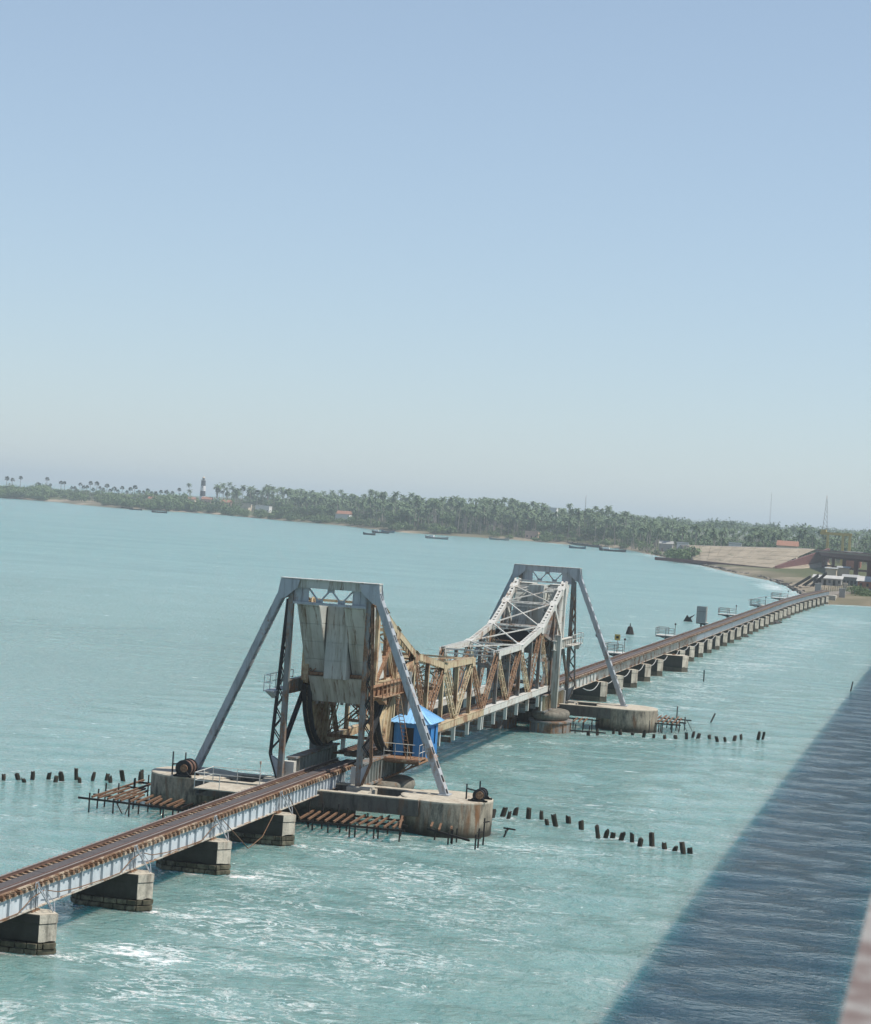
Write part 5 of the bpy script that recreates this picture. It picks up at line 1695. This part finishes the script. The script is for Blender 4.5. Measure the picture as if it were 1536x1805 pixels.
HS = [(362, 1945, 12, 8, 11.2, 'pink', 'tile', False, 'red-roofed pink keeper house at the foot of the lighthouse'),
      (333, 1930, 11, 7, 10.6, 'cream', 'tile', False, 'orange-roofed house just left of the lighthouse'),
      (383, 1935, 6, 6, 12.4, 'white', 'white', True, 'white block tower house just right of the lighthouse'),
      (242, 1860, 16, 7, 8.6, 'grey', 'grey', True, 'long grey low building in the scrub far left'),
      (266, 1865, 9, 7, 9.0, 'cream', 'tile', False, 'cream house second from the left in the scrub'),
      (396, 1900, 11, 8, 9.4, 'pink', 'tile', False, 'pink-walled house among palms right of the lighthouse'),
      (432, 1880, 14, 8, 9.6, 'cream', 'grey', True, 'cream flat-roofed house among the palms'),
      (462, 1860, 17, 9, 8.4, 'white', 'white', True, 'long white house under the palms'),
      (431, 1850, 9, 7, 4.6, 'cream', 'grey', True, 'small cream hut below the flat-roofed house near the beach'),
      (604, 1660, 15, 9, 9.6, 'white', 'tile', False, 'white house with a red roof in the palm grove'),
      (972, 1660, 11, 8, 19.0, 'white', 'white', True, 'tall white building rising over the palm tops'),
      (940, 1450, 12, 8, 4.6, 'pink', 'pink', True, 'pink flat-roofed house right on the far beach'),
      (1208, 1240, 9, 6, 5.6, 'white', 'grey', True, 'low white hut behind the beach wreckage'),
      (1178, 1260, 10, 6, 5.0, 'grey', 'galv', False, 'tin-roofed grey hut on the beach by the bare branches'),
      (1392, 1075, 13, 9, 8.4, 'cream', 'tile', False, 'red-tiled house behind the embankment road'),
      (1300, 1180, 9, 6, 7.0, 'white', 'grey', True, 'white house half hidden by trees over the embankment')]
HPOS = []
for px, x, w, d, h, mt_, rf, fl, lb in HS:
    o = house(px, x, w * .8, d, h if h > 15 or px > 900 else max(4.0, h * .66), M[mt_], M[rf], lb, fl)
    if px != 972: HPOS.append((px, x, w))

# ---- lattice masts
def mast(px, x, ztop_, w, label, th=.15):
    y = at_x(px, 930, x).y
    z0 = 3.0
    r = thing('lattice_mast', (x, y, z0), label, 'mast', 'radio masts')
    b = MB()
    n = 12
    for sx, sy in ((-1, -1), (1, -1), (1, 1), (-1, 1)):
        b.bar((x + sx * w, y + sy * w, z0), (x + sx * w * .12, y + sy * w * .12, ztop_), th, th)
    part('leg', b, M['tower'], r)
    b = MB()
    for i in range(n):
        t0, t1 = i / n, (i + 1) / n
        w0, w1 = w * (1 - .88 * t0), w * (1 - .88 * t1)
        za, zb = z0 + (ztop_ - z0) * t0, z0 + (ztop_ - z0) * t1
        for a, c_ in (((-1, -1), (1, -1)), ((-1, 1), (1, 1)), ((-1, -1), (-1, 1)), ((1, -1), (1, 1))):
            b.bar((x + a[0] * w0, y + a[1] * w0, za), (x + c_[0] * w1, y + c_[1] * w1, zb), th * .6, th * .6)
            b.bar((x + a[0] * w1, y + a[1] * w1, zb), (x + c_[0] * w1, y + c_[1] * w1, zb), th * .5, th * .5)
    part('bracing', b, M['tower'], r)
    part('antenna', MB().tube((x, y, ztop_), (x, y, ztop_ + 2.5), .15, 5), M['redpaint'], r)
    return r
mast(1455, 1500, 43.5, 2.6, 'tall lattice mast on the right skyline')
mast(1030, 2600, 43.0, 1.0, 'thin distant mast above the palms right of centre', .16)
mast(1357, 3200, 70, 1.2, 'faint tall mast on the hazy skyline over the embankment', .14)

# ---- yellow gantry behind the road
p_ = at_x(1470, 960, 1040)
r = thing('gantry_crane', (1040, p_.y, 2.5), 'yellow gantry frame standing behind the road viaduct', 'crane')
ys = [at_x(1459, 960, 1040).y, at_x(1486, 960, 1040).y, at_x(1498, 960, 1040).y]
for y in ys:
    part('leg', MB().bar((1038, y, 2.5), (1040, y, 19.0), 1.3, 1.1).bar((1046, y, 2.5), (1042, y, 19.0), 1.0, 1.0), M['yellow'], r)
ya, yb = at_x(1446, 945, 1040).y, at_x(1502, 945, 1040).y
part('beam', MB().box(1039.2, 1040.4, yb, ya, 19.0, 20.4).box(1042, 1043, yb, ya, 19.0, 20.4), M['yellow'], r)
part('trolley', MB().box(1038.8, 1043.6, ya - 3, ya - .5, 20.41, 21.6), M['yellow'], r)

# ---- boats
def boat(x, y, L, rz, label, mat, cabin_=False, mast_=False):
    r = thing('fishing_boat', (x, y, 0), label, 'boat', 'fishing boats off the far shore')
    st = np.linspace(-1, 1, 11)
    V = []; F = []
    for t in st:
        wdt = 1.35 * (1 - abs(t) ** 2.6) + .05
        sheer = 1.05 + .75 * abs(t) ** 2.2
        xl = t * L / 2
        V += [(0 * wdt, xl * .93, -.3), (wdt * .75, xl * .98, .25), (wdt, xl, sheer), (wdt - .12 if wdt > .2 else 0.02, xl, sheer), (0, xl * .9, .3),
              (-(wdt - .12 if wdt > .2 else 0.02), xl, sheer), (-wdt, xl, sheer), (-wdt * .75, xl * .98, .25)]
    n = 8
    for i in range(len(st) - 1):
        for j in range(n): F.append((i * n + j, i * n + (j + 1) % n, (i + 1) * n + (j + 1) % n, (i + 1) * n + j))
    F += [tuple(range(n - 1, -1, -1)), tuple((len(st) - 1) * n + j for j in range(n))]
    c_, s_ = math.cos(rz), math.sin(rz)
    T = lambda v: (x + v[0] * c_ - v[1] * s_, y + v[0] * s_ + v[1] * c_, v[2])
    part('hull', MB().add([T(v) for v in V], F), mat, r)
    b = MB()
    for t in (-.25, .05, .35): b.bar(T((-1.1, t * L, .9)), T((1.1, t * L, .9)), .35, .08)
    part('thwart', b, M['bark'], r)
    if cabin_:
        q0 = [T(v) for v in ((-.8, L * .12, .4), (.8, L * .12, .4), (.8, L * .34, .4), (-.8, L * .34, .4))]
        b = MB().slab(q0, (0, 0, 1.9)); part('cabin', b, M['white'], r)
    if mast_: part('mast', MB().tube(T((0, 0, .3)), T((0, 0, 4.5)), .09, 6), M['bark'], r)
    return r
def bpt(px, py):
    v = sight(px, py); k = -CAM.z / v.z
    q_ = CAM + v * k
    return q_.x, q_.y
for px, py, L, rz, lb, mt_, cb, ms in ((224, 897, 11, .15, 'smaller dark boat at the left of the moored pair, far left', 'hull', False, False),
        (239, 899, 13, -.1, 'dark boat at the right of the moored pair, far left', 'hull', False, False),
        (281, 904, 14, 0.0, 'single dark boat off the beach below the lighthouse', 'hull', False, False),
        (651, 943, 8, .3, 'tiny dark boat left of the blue boats off the palms', 'hull', False, False),
        (671, 940, 12, .1, 'dark boat with a cabin off the palm grove', 'hull', True, False),
        (684, 939, 10, -.1, 'blue-grey boat right behind the cabin boat', 'hull_blue', False, False),
        (770, 950, 16, -.15, 'pale boat lying off the middle of the palm grove', 'hull_pale', True, False),
        (1018, 967, 11, -.1, 'blue-grey boat beside the dark shore wall', 'hull_blue', False, False),
        (1080, 972, 17, -.05, 'large dark boat on the water right of the shore wall', 'hull', True, True),
        (880, 952, 14, .1, 'long low pale boat drawn up below the pink house', 'hull_pale', False, False)):
    x, y = bpt(px, py)
    boat(x, y, L, rz, lb, M[mt_], cb, ms)
x0, y0 = bpt(972, 956); x1, y1 = bpt(1060, 966)
b = MB().bar((x0, y0, .5), (x1, y1, .5), 1.2, 2.2)
for i in range(10):
    t = (i + .5) / 10
    b.box(x0 + (x1 - x0) * t - .9, x0 + (x1 - x0) * t - .5, y0 + (y1 - y0) * t - .3, y0 + (y1 - y0) * t + .3, -.5, 2.0)
solo('sea_wall', b, M['rock'], 'low dark sea wall in front of the palms', 'wall', loc=(x0, y0, 0))

# ---- works yard and sheds at the bridge landing
def shed(px0, px1, x, h, d, wm, rm, label, lean=.5, base=1.6, bays=4):
    ya, yb = at_x(px0, 1020, x).y, at_x(px1, 1020, x).y
    r = thing('shed', (x, (ya + yb) / 2, base), label, 'shed', 'sheds at the bridge landing')
    part('wall', MB().box(x, x + d, yb, ya, base - .5, base + h), wm, r)
    part('roof', MB().slab([(x - .6, ya + .5, base + h), (x - .6, yb - .5, base + h), (x + d + .6, yb - .5, base + h + lean), (x + d + .6, ya + .5, base + h + lean)], (0, 0, .15)), rm, r)
    for i in range(bays):
        y = ya + (yb - ya) * (i + .5) / bays
        if i % 2: part('window', MB().box(x - .05, x - .002, y - .4, y + .4, base + .9, base + min(h - .3, 2.0)), M['glass'], r)
        else: part('door', MB().box(x - .05, x - .002, y - .45, y + .45, base, base + min(h - .2, 2.0)), M['black'], r)
    return r
shed(1434, 1484, 705, 2.4, 6, M['grey'], M['sheet'], 'long grey shed with a pale sheet roof at the landing', 1.0, bays=6)
shed(1486, 1512, 715, 3.2, 6, M['hull_pale'], M['galv'], 'taller blue-grey shed beside the long pale-roofed shed', .8)
shed(1513, 1560, 690, 2.6, 9, M['redpaint'], M['sheet'], 'pale-roofed red shed at the right edge', 1.6)
shed(1476, 1496, 800, 5.0, 6, M['cream'], M['galv'], 'plain cream hut seen behind the sheds', .5)
shed(1455, 1474, 790, 4.6, 6, M['cream'], M['galv'], 'low pale hut left of the plain cream hut', .3)
shed(1486, 1516, 985, 9.5, 8, M['redpaint'], M['grey'], 'red walled building seen between the viaduct columns', .5)
for i, (px, x, L, tz) in enumerate(((1418, 690, 10, 3.6), (1432, 692, 11, 4.3), (1446, 694, 10, 5.2))):
    y = at_x(px, 1015, x).y
    b = MB().slab([(x, y + 3.0, 1.0), (x + 5, y + 3.2, 1.1), (x + 5, y - 2.2, tz + 1.2), (x, y - 2.4, tz + 1.0)], (.1, .25, .35))
    for k in range(4): b.bar((x + 1 + k, y + 2.6, 1.3), (x + 1 + k, y - 2.0, tz + .9), .2, .9)
    solo('leaning_truss', b, M['rock'], f'dark slanting steel panel, {ORD[i]} from the left at the landing', 'steel panel', 'steel panels leaning at the landing', loc=(x, y, 1))
# abutment and gate posts where the rails reach the shore
xe = 46 * S
b = MB().box(xe - .5, xe + 7, far_y(xe) - 3.0, far_y(xe) + 3.0, -1, 2.3)
o = solo('abutment', b, M['cap'], 'pale masonry abutment where the far viaduct meets the shore', 'abutment', loc=(xe, far_y(xe), 0))
for i, (dx, dy, lb) in enumerate(((10, 2.9, 'left concrete gate block at the end of the viaduct'), (12, -4.2, 'right concrete gate block at the end of the viaduct'))):
    b = MB().box(xe + dx, xe + dx + 1.6, far_y(xe) + dy - .9, far_y(xe) + dy + .9, 1, 5.0 - i).box(xe + dx - .15, xe + dx + 1.75, far_y(xe) + dy - 1.05, far_y(xe) + dy + 1.05, 5.001 - i, 5.3 - i)
    solo('gate_block', b, M['grey'], lb, 'pillar', 'gate blocks', loc=(xe + dx, far_y(xe) + dy, 1))
# track bed on land, curving into the yard
b = MB()
pts_ = [(xe + 3, far_y(xe)), (600, -4.6), (640, -9), (680, -15), (730, -24)]
for (xa, ya), (xb, yb) in zip(pts_[:-1], pts_[1:]): b.bar((xa, ya, 1.4), (xb, yb, 1.4), 4.0, 1.9)
solo('track_bed', b, M['rock_dry'], 'ballast bank carrying the rails inland', 'embankment', kind='structure', loc=(xe, 0, 1))
# fence posts
for i in range(14):
    x = 585 + i * 5; y = 0 - i * .4
    b = MB().tube((x, y, .8), (x, y, 3.4 + (i % 3) * .5), .10, 5)
    solo('fence_post', b, M['tower'], 'thin grey post among those lining the track at the landing', 'post', 'posts lining the track at the landing', loc=(x, y, 1))
# a square block like the one by the track
x, y = 640, at_x(1490, 1036, 640).y
solo('concrete_block', MB().box(x, x + 1.6, y - .7, y + .7, 1.0, 4.2).box(x - .1, x + 1.7, y - .8, y + .8, 4.201, 4.4), M['cream'], 'pale upright concrete block right of the viaduct landing', 'pillar', loc=(x, y, 1))

# ---- rocks
def rock_mesh(seed):
    r_ = random.Random(seed)
    bm = bmesh.new()
    bmesh.ops.create_icosphere(bm, subdivisions=1, radius=.6)
    for v in bm.verts:
        v.co *= r_.uniform(.65, 1.2); v.co.z *= .75
    me = bpy.data.meshes.new('rock'); bm.to_mesh(me); bm.free()
    return me
RK = []
for i in range(5):
    me = rock_mesh(i); me.materials.append(M['rock']); RK.append(me)
RKD = []
for i in range(5):
    me = rock_mesh(i + 9); me.materials.append(M['rock_dry']); RKD.append(me)
def put(me, name, x, y, z, s, label, cat, group, mat=None):
    o = bpy.data.objects.new(name, me)
    COL.objects.link(o); o.location = (x, y, z)
    o.rotation_euler = (random.uniform(-.3, .3), random.uniform(-.3, .3), random.uniform(0, 6.3)); o.scale = s
    return tag(o, label, cat, group)
for i, (px, py, sc) in enumerate(((1315, 1123, 1.6), (1305, 1127, .9), (1360, 1100, 1.8), (1368, 1099, 2.3), (1374, 1098, 1.6), (1388, 1089, 2.2), (1391, 1088, 1.5), (1406, 1081, 1.6), (1417, 1075, 2.6), (1421, 1076, 1.8), (1430, 1070, 2.4), (1434, 1069, 1.7), (1344, 1108, 1.2))):
    x, y = bpt(px, py)
    put(RK[i % 5], 'rock', x, y, .05, (sc, sc * .8, sc * .6), 'dark wet rock among those breaking the water beside the far viaduct', 'rock', 'rocks beside the far viaduct')
for i in range(290):
    t = random.random()
    px = 1150 + 270 * t ** .8
    x = shore_x(px) + random.uniform(-1, 14) + (random.uniform(0, 60) if i % 3 == 0 and px > 1290 else 0)
    y = at_x(px, 1000, x).y
    sc = random.uniform(.8, 2.2)
    put((RK if random.random() < .6 else RKD)[i % 5], 'rock', x, y, .3, (sc, sc, sc * .8), 'rubble boulder among those lining the beach below the embankment', 'rock', 'boulders along the beach')
# driftwood-like dead branches on the beach
for i, px in enumerate((1120, 1132, 1141, 1150, 1160)):
    x = shore_x(px) + 14; y = at_x(px, 970, x).y
    b = MB()
    for k in range(9):
        a = random.uniform(0, 6.28); l = random.uniform(3, 6); z = random.uniform(1.5, 5)
        b.tube((x, y, 1.2), (x + math.cos(a) * l, y + math.sin(a) * l, 1.2 + z), .16, 5, .04)
    solo('dead_bush', b, M['bark'], f'bare dead bush on the beach, {ORD[i]} from the left near the embankment', 'bush', 'dead bushes on the beach', loc=(x, y, 1))

# ================================================================== vegetation
def palm_parts(seed, H, nfr=16, flen=5.0, lean=1.2):
    r_ = random.Random(seed)
    tv = []; tf = []
    n = 6; segs = 5
    a = r_.uniform(0, 6.28)
    def c(t): return Vector((math.cos(a) * lean * t * t, math.sin(a) * lean * t * t, H * t))
    for i in range(segs + 1):
        t = i / segs; rr = .36 - .16 * t
        cc = c(t)
        for j in range(n): tv.append((cc.x + rr * math.cos(6.283 * j / n), cc.y + rr * math.sin(6.283 * j / n), cc.z - (.6 if i == 0 else 0)))
    for i in range(segs):
        for j in range(n): tf.append((i * n + j, i * n + (j + 1) % n, (i + 1) * n + (j + 1) % n, (i + 1) * n + j))
    top = c(1.0)
    fv = []; ff = []
    for k in range(nfr):
        az = 2.4 * k + r_.uniform(-.3, .3)
        el = 1.15 - 1.75 * (k / nfr) + r_.uniform(-.15, .15)
        L = flen * r_.uniform(.8, 1.15)
        d = Vector((math.cos(az), math.sin(az), 0)); sdv = Vector((-d.y, d.x, 0))
        p = top.copy(); e = el
        pts = []
        m_ = 4
        for i in range(m_ + 1):
            t = i / m_
            w = L * .17 * (math.sin(math.pi * min(1, t * .85 + .12)) ** .8)
            pts.append((p.copy(), w))
            p = p + (d * math.cos(e) + Vector((0, 0, math.sin(e)))) * (L / m_)
            e -= .42
        o = len(fv)
        for (q_, w) in pts:
            fv += [tuple(q_ + sdv * w - Vector((0, 0, w * .65))), tuple(q_), tuple(q_ - sdv * w - Vector((0, 0, w * .65)))]
        for i in range(m_):
            b_ = o + i * 3
            ff += [(b_, b_ + 1, b_ + 4, b_ + 3), (b_ + 1, b_ + 2, b_ + 5, b_ + 4)]
    return (tv, tf), (fv, ff)

def fan_parts(seed, H):
    """palmyra: stout trunk and a ball of stiff fan leaves"""
    r_ = random.Random(seed)
    (tv, tf), _ = palm_parts(seed, H, 1, 1, .5)
    fv = []; ff = []
    top = Vector((0, 0, H))
    for k in range(34):
        az = r_.uniform(0, 6.28); el = math.asin(r_.uniform(-.55, 1.0))
        d = Vector((math.cos(az) * math.cos(el), math.sin(az) * math.cos(el), math.sin(el)))
        t = d.cross(Vector((0, 0, 1)))
        t = t.normalized() if t.length > .01 else Vector((1, 0, 0))
        t = (t + Vector((0, 0, r_.uniform(-.6, .6)))).normalized()
        c0 = top + d * 1.0
        o = len(fv)
        fv.append(tuple(c0))
        m_ = 7
        for i in range(m_):
            a = -1.2 + 2.4 * i / (m_ - 1)
            l = 1.95 * (1.0 if i % 2 == 0 else .62)
            fv.append(tuple(c0 + (d * math.cos(a) + t * math.sin(a)) * l))
        for i in range(m_ - 1): ff.append((o, o + 1 + i, o + 2 + i))
    return (tv, tf), (fv, ff)

def crown_parts(seed, H, R, nleaf=420, trunk=True, leaf=.7, flat=.75):
    r_ = random.Random(seed)
    tv = []; tf = []
    if trunk:
        m_ = MB()
        m_.tube((0, 0, -.5), (0, 0, H * .5), .32, 6, .22)
        for k in range(5):
            a = k * 1.26 + r_.uniform(-.3, .3)
            m_.tube((0, 0, H * .38), (math.cos(a) * R * .55, math.sin(a) * R * .55, H * .72), .16, 5, .05)
        tv, tf = m_.v, m_.f
    lobes = []
    for k in range(7):
        a = r_.uniform(0, 6.28); q_ = r_.uniform(.15, .68) * R
        lobes.append((Vector((math.cos(a) * q_, math.sin(a) * q_, H * r_.uniform(.52, .86) if trunk else H * r_.uniform(.25, .62))), R * r_.uniform(.34, .55)))
    fv = []; ff = []
    for i in range(nleaf):
        c, rr = r_.choice(lobes)
        u = r_.uniform(-1, 1); a = r_.uniform(0, 6.28); s_ = math.sqrt(1 - u * u)
        d = Vector((s_ * math.cos(a), s_ * math.sin(a), u))
        p = c + Vector((d.x, d.y, d.z * flat)) * rr * (r_.uniform(.55, 1.08))
        if p.z < .05: p.z = r_.uniform(.05, .6)
        nrm = (d + Vector((r_.uniform(-.8, .8), r_.uniform(-.8, .8), r_.uniform(-.4, .9)))).normalized()
        t = nrm.cross(Vector((r_.uniform(-1, 1), r_.uniform(-1, 1), r_.uniform(-1, 1)))).normalized()
        b_ = nrm.cross(t)
        l = leaf * r_.uniform(.6, 1.3)
        o = len(fv)
        fv += [tuple(p + t * l), tuple(p + b_ * l * .55), tuple(p - t * l), tuple(p - b_ * l * .55)]
        ff.append((o, o + 1, o + 2, o + 3))
    return (tv, tf), (fv, ff)

def mesh_of(name, vf, mat):
    me = bpy.data.meshes.new(name)
    me.from_pydata([tuple(v) for v in vf[0]], [], vf[1])
    me.materials.append(mat); me.update()
    return me
COCO = [palm_parts(i, 13.5 + 9.5 * ((i * 7) % 10) / 9, 12 + (i * 5) % 9, 3.9 + 1.7 * ((i * 3) % 10) / 9, .5 + 3.2 * ((i * 3) % 7) / 6) for i in range(10)]
FANP = [fan_parts(20 + i, 12.5 + 1.8 * i) for i in range(3)]
TREE = [crown_parts(40 + i, 12 + 1.5 * i, 6.2 + .6 * i, 520, True, .85) for i in range(3)]
BUSH = [crown_parts(60 + i, 5.0 + .9 * i, 4.4 + .7 * i, 300, False, .62) for i in range(4)]
def as_meshes(lst, cname, mat):
    return [(mesh_of('trunk', a, M['bark']) if a[1] else None, mesh_of(cname, b_, mat)) for a, b_ in lst]
COCO_M = as_meshes(COCO, 'crown', M['frond'])
FAN_M = as_meshes(FANP, 'crown', M['fan'])
TREE_M = as_meshes(TREE, 'crown', M['leaf'])
BUSH_M = as_meshes(BUSH, 'foliage', M['scrub'])

def plant(name, ms, x, y, z, s, label, cat, group):
    r = thing(name, (x, y, z), label, cat, group, random.uniform(0, 6.28))
    r.scale = (s, s, s * random.uniform(.92, 1.08))
    if ms[0]: inst('trunk', ms[0], r)
    inst('crown' if ms[0] else 'foliage', ms[1], r)
    return r

class Mass:
    """many plants as one leaf mesh and one trunk mesh"""
    def __init__(s): s.v = [[], []]; s.f = [[], []]; s.n = [0, 0]
    def add(s, pr, x, y, z, sc, rz):
        c_, s_ = math.cos(rz), math.sin(rz)
        for k in (0, 1):
            V, Fq = pr[k]
            if not Fq: continue
            A = np.array(V, float)
            B = np.stack([x + sc * (A[:, 0] * c_ - A[:, 1] * s_), y + sc * (A[:, 0] * s_ + A[:, 1] * c_), z + sc * A[:, 2]], -1)
            s.v[k].append(B)
            s.f[k] += [tuple(i + s.n[k] for i in q_) for q_ in Fq]
            s.n[k] += len(V)
    def build(s, name, mats, label, cat):
        r = None
        for k, nm in ((1, 'crown'), (0, 'trunk')):
            if not s.f[k]: continue
            me = bpy.data.meshes.new(name)
            me.from_pydata(np.concatenate(s.v[k]).tolist(), [], s.f[k])
            me.materials.append(mats[k]); me.update()
            o = bpy.data.objects.new(name if r is None else nm, me)
            COL.objects.link(o)
            if r is None:
                r = o; tag(o, label, cat, kind='stuff')
            else: o.parent = r; o['kind'] = 'stuff'
        return r

rv = random.Random(77)
def clear_of_house(px, x):
    for hp, hx, w in HPOS:
        if abs(px - hp) < (w * .5 * F0 / (hx + 93)) + 5 and x < hx + 4 and x > hx - 190: return False
    return True
def on_land_spot(px, off):
    x = shore_x(px) + off
    y = at_x(px, 930, x).y
    return x, y
def blocked(px, x):
    # road embankment, beach yard
    if px > 1222 and x < 1085: return True
    return False
ncoco = nbush = ntree = 0
mass_p, mass_b, mass_t = Mass(), Mass(), Mass()
# coconut grove, front to back
spots = []
for i in range(1500):
    px = rv.uniform(330, 1570)
    dens = np.interp(px, [330, 430, 520, 640, 1000, 1200, 1560], [.15, .45, .8, 1, 1, .9, .8])
    if rv.random() > dens: continue
    off = 22 + 420 * rv.random() ** 1.5
    if px > 1222: off = (1090 - shore_x(px)) + 380 * rv.random() ** 1.3
    if px < 600: off += 45
    if 338 < px < 374: continue
    x, y = on_land_spot(px, off)
    if blocked(px, x) or not clear_of_house(px, x): continue
    spots.append((off, px, x, y))
spots.sort(key=lambda q_: q_[2] - shore_x(q_[1]) if q_[1] < 1222 else q_[2] - 1085)
for k, (off, px, x, y) in enumerate(spots):
    z = gz(x, y) if x < 2400 else 5.0
    sc = rv.uniform(.68, 1.1) * float(np.interp(px, [900, 1100, 1230, 1560], [1.0, .88, .68, .62]))
    i = rv.randrange(10)
    if k < 290:
        lb = ('coconut palm in the front row of the dense grove on the far shore' if px < 1150 else 'coconut palm in the trees behind the embankment on the right')
        plant('coconut_palm', COCO_M[i], x, y, z, sc, lb, 'palm tree', 'front coconut palms of the grove' if px < 1150 else 'coconut palms behind the embankment')
    else: mass_p.add(COCO[i], x, y, z, sc, rv.uniform(0, 6.28))
# fan palms on the left skyline
fanpx = [7, 17, 31, 62, 66, 78, 84, 103, 109, 122, 128, 137, 143, 149, 155, 160, 166, 172, 178, 184, 190, 197, 204, 211, 220, 226, 234, 241, 249, 256, 263, 271, 280, 290, 300, 312, 322, 380, 388, 398, 410, 424, 436, 450, 468, 486, 510]
for k, px in enumerate(fanpx):
    off = rv.uniform(120, 240)
    if px > 300: off = rv.uniform(150, 260)
    x, y = on_land_spot(px, off)
    if not clear_of_house(px, x): x += 60; y = at_x(px, 930, x).y
    i = k % 3
    sc = rv.uniform(.72, 1.12) * float(np.interp(px, [0, 40, 60, 200, 340, 520], [1.15, 1.15, 1.0, .98, 1.0, 1.15]))
    lb = f'{ordinal(k)} fan palm from the left edge along the left skyline'
    plant('fan_palm', FAN_M[i], x, y, gz(x, y), sc, lb, 'palm tree', 'fan palms on the left skyline')
# broad trees
for i in range(620):
    px = rv.uniform(60, 1570)
    off = 25 + 330 * rv.random()
    if px > 1222: off = (1088 - shore_x(px)) + 200 * rv.random()
    x, y = on_land_spot(px, off)
    if blocked(px, x) or not clear_of_house(px, x): continue
    sc = rv.uniform(.55, 1.05) * float(np.interp(px, [400, 440, 1150, 1260], [.62, 1, 1, .72]))
    j = rv.randrange(3)
    front = off < 120 if px < 1222 else x < 1150
    if front and ntree < 90:
        ntree += 1
        plant('broadleaf_tree', TREE_M[j], x, y, gz(x, y), sc, 'bushy broadleaf tree at the front of the far shore woods', 'tree', 'broadleaf trees at the front of the woods')
    else: mass_t.add(TREE[j], x, y, gz(x, y), sc, rv.uniform(0, 6.28))
# scrub along the water
for i in range(1000):
    px = rv.uniform(-30, 420) if i % 2 else rv.uniform(420, 1225)
    dens = np.interp(px, [0, 75, 90, 175, 190, 420, 560, 700, 900, 1140, 1225], [1, 1, .25, .3, 1, 1, .95, .6, .25, .25, .7])
    if rv.random() > dens: continue
    off = 4 + (170 if px < 420 else 100) * rv.random() ** 1.3
    x, y = on_land_spot(px, off)
    if not clear_of_house(px, x) and off > 30: continue
    if 82 < px < 182 and off < 60: continue
    sc = rv.uniform(.55, 1.25) * (1.55 if px < 420 else 1.0)
    j = rv.randrange(4)
    if nbush < 220 and off < 75:
        nbush += 1
        plant('shore_bush', BUSH_M[j], x, y, gz(x, y) - .2, sc, 'rounded green thorn bush in the belt of scrub along the far shore', 'bush', 'shore scrub bushes')
    else: mass_b.add(BUSH[j], x, y, gz(x, y) - .2, sc, rv.uniform(0, 6.28))
# bushes on the slope's left end and by the landing
for i, (px, x, sc) in enumerate(((1200, 1040, 1.0), (1208, 1050, 1.1), (1216, 1040, 1.0), (1224, 1045, .8), (1192, 1065, .9), (1212, 1060, 1.2), (1219, 1030, .9), (1228, 1050, .7), (1204, 1028, .8), (1222, 1070, 1.2), (1196, 1050, 1.0), (1211, 1020, 1.3), (1217, 1022, 1.3), (1205, 1035, 1.4), (1223, 1018, 1.0))):
    y = at_x(px, 970, x).y
    plant('shore_bush', BUSH_M[i % 4], x, y, gz(x, y), sc, 'green bush at the left foot of the paved embankment', 'bush', 'bushes at the left foot of the embankment')
for i in range(16):
    px = rv.uniform(1502, 1560); x = rv.uniform(590, 640)
    y = at_x(px, 1050, x).y
    plant('shore_bush', BUSH_M[i % 4], x, y, 1.0, rv.uniform(.35, .55), 'low bright green bush on the bank at the right edge', 'bush', 'bushes on the bank at the right edge')
mass_p.build('palm_grove', (M['bark'], M['frond']), 'mass of coconut palms filling the grove behind the front row', 'palm grove')
mass_t.build('woodland', (M['bark'], M['leaf']), 'mass of leafy trees behind the front of the woods', 'woodland')
mass_b.build('scrub_belt', (M['bark'], M['scrub']), 'mass of low scrub covering the ground behind the beach', 'scrub')
# distant woods fading into the haze
far = Mass()
for i in range(900):
    px = rv.uniform(560, 1640)
    x = 1750 + 4800 * rv.random() ** 1.4
    y = at_x(px, 930, x).y
    if px < 900 and x > 2400: x = rv.uniform(1750, 2300); y = at_x(px, 930, x).y
    k = crown_low = TREE[i % 3]
    far.add((([], []), (k[1][0][:400], k[1][1][:100])), x, y, 4.5, rv.uniform(1.1, 1.7), rv.uniform(0, 6.28))
far.build('distant_woodland', (M['bark'], M['leaf']), 'hazy distant woodland along the right horizon', 'woodland')

# ================================================================== sea haze
b = MB().box(-700, 27000, -15000, 15000, -8, 75)
hz = NT('sea_haze')
hz.t.nodes.remove(hz.b)
pv = hz.n('ShaderNodeVolumePrincipled')
pv.inputs['Color'].default_value = (0.84, 0.96, 1.0, 1)
pv.inputs['Density'].default_value = HAZE
pv.inputs['Anisotropy'].default_value = 0.1
hz.t.links.new(pv.outputs[0], hz.t.nodes['Material Output'].inputs['Volume'])
o = solo('haze', b, hz.m, 'thin pale sea haze over the water and far shore', 'haze', kind='stuff')
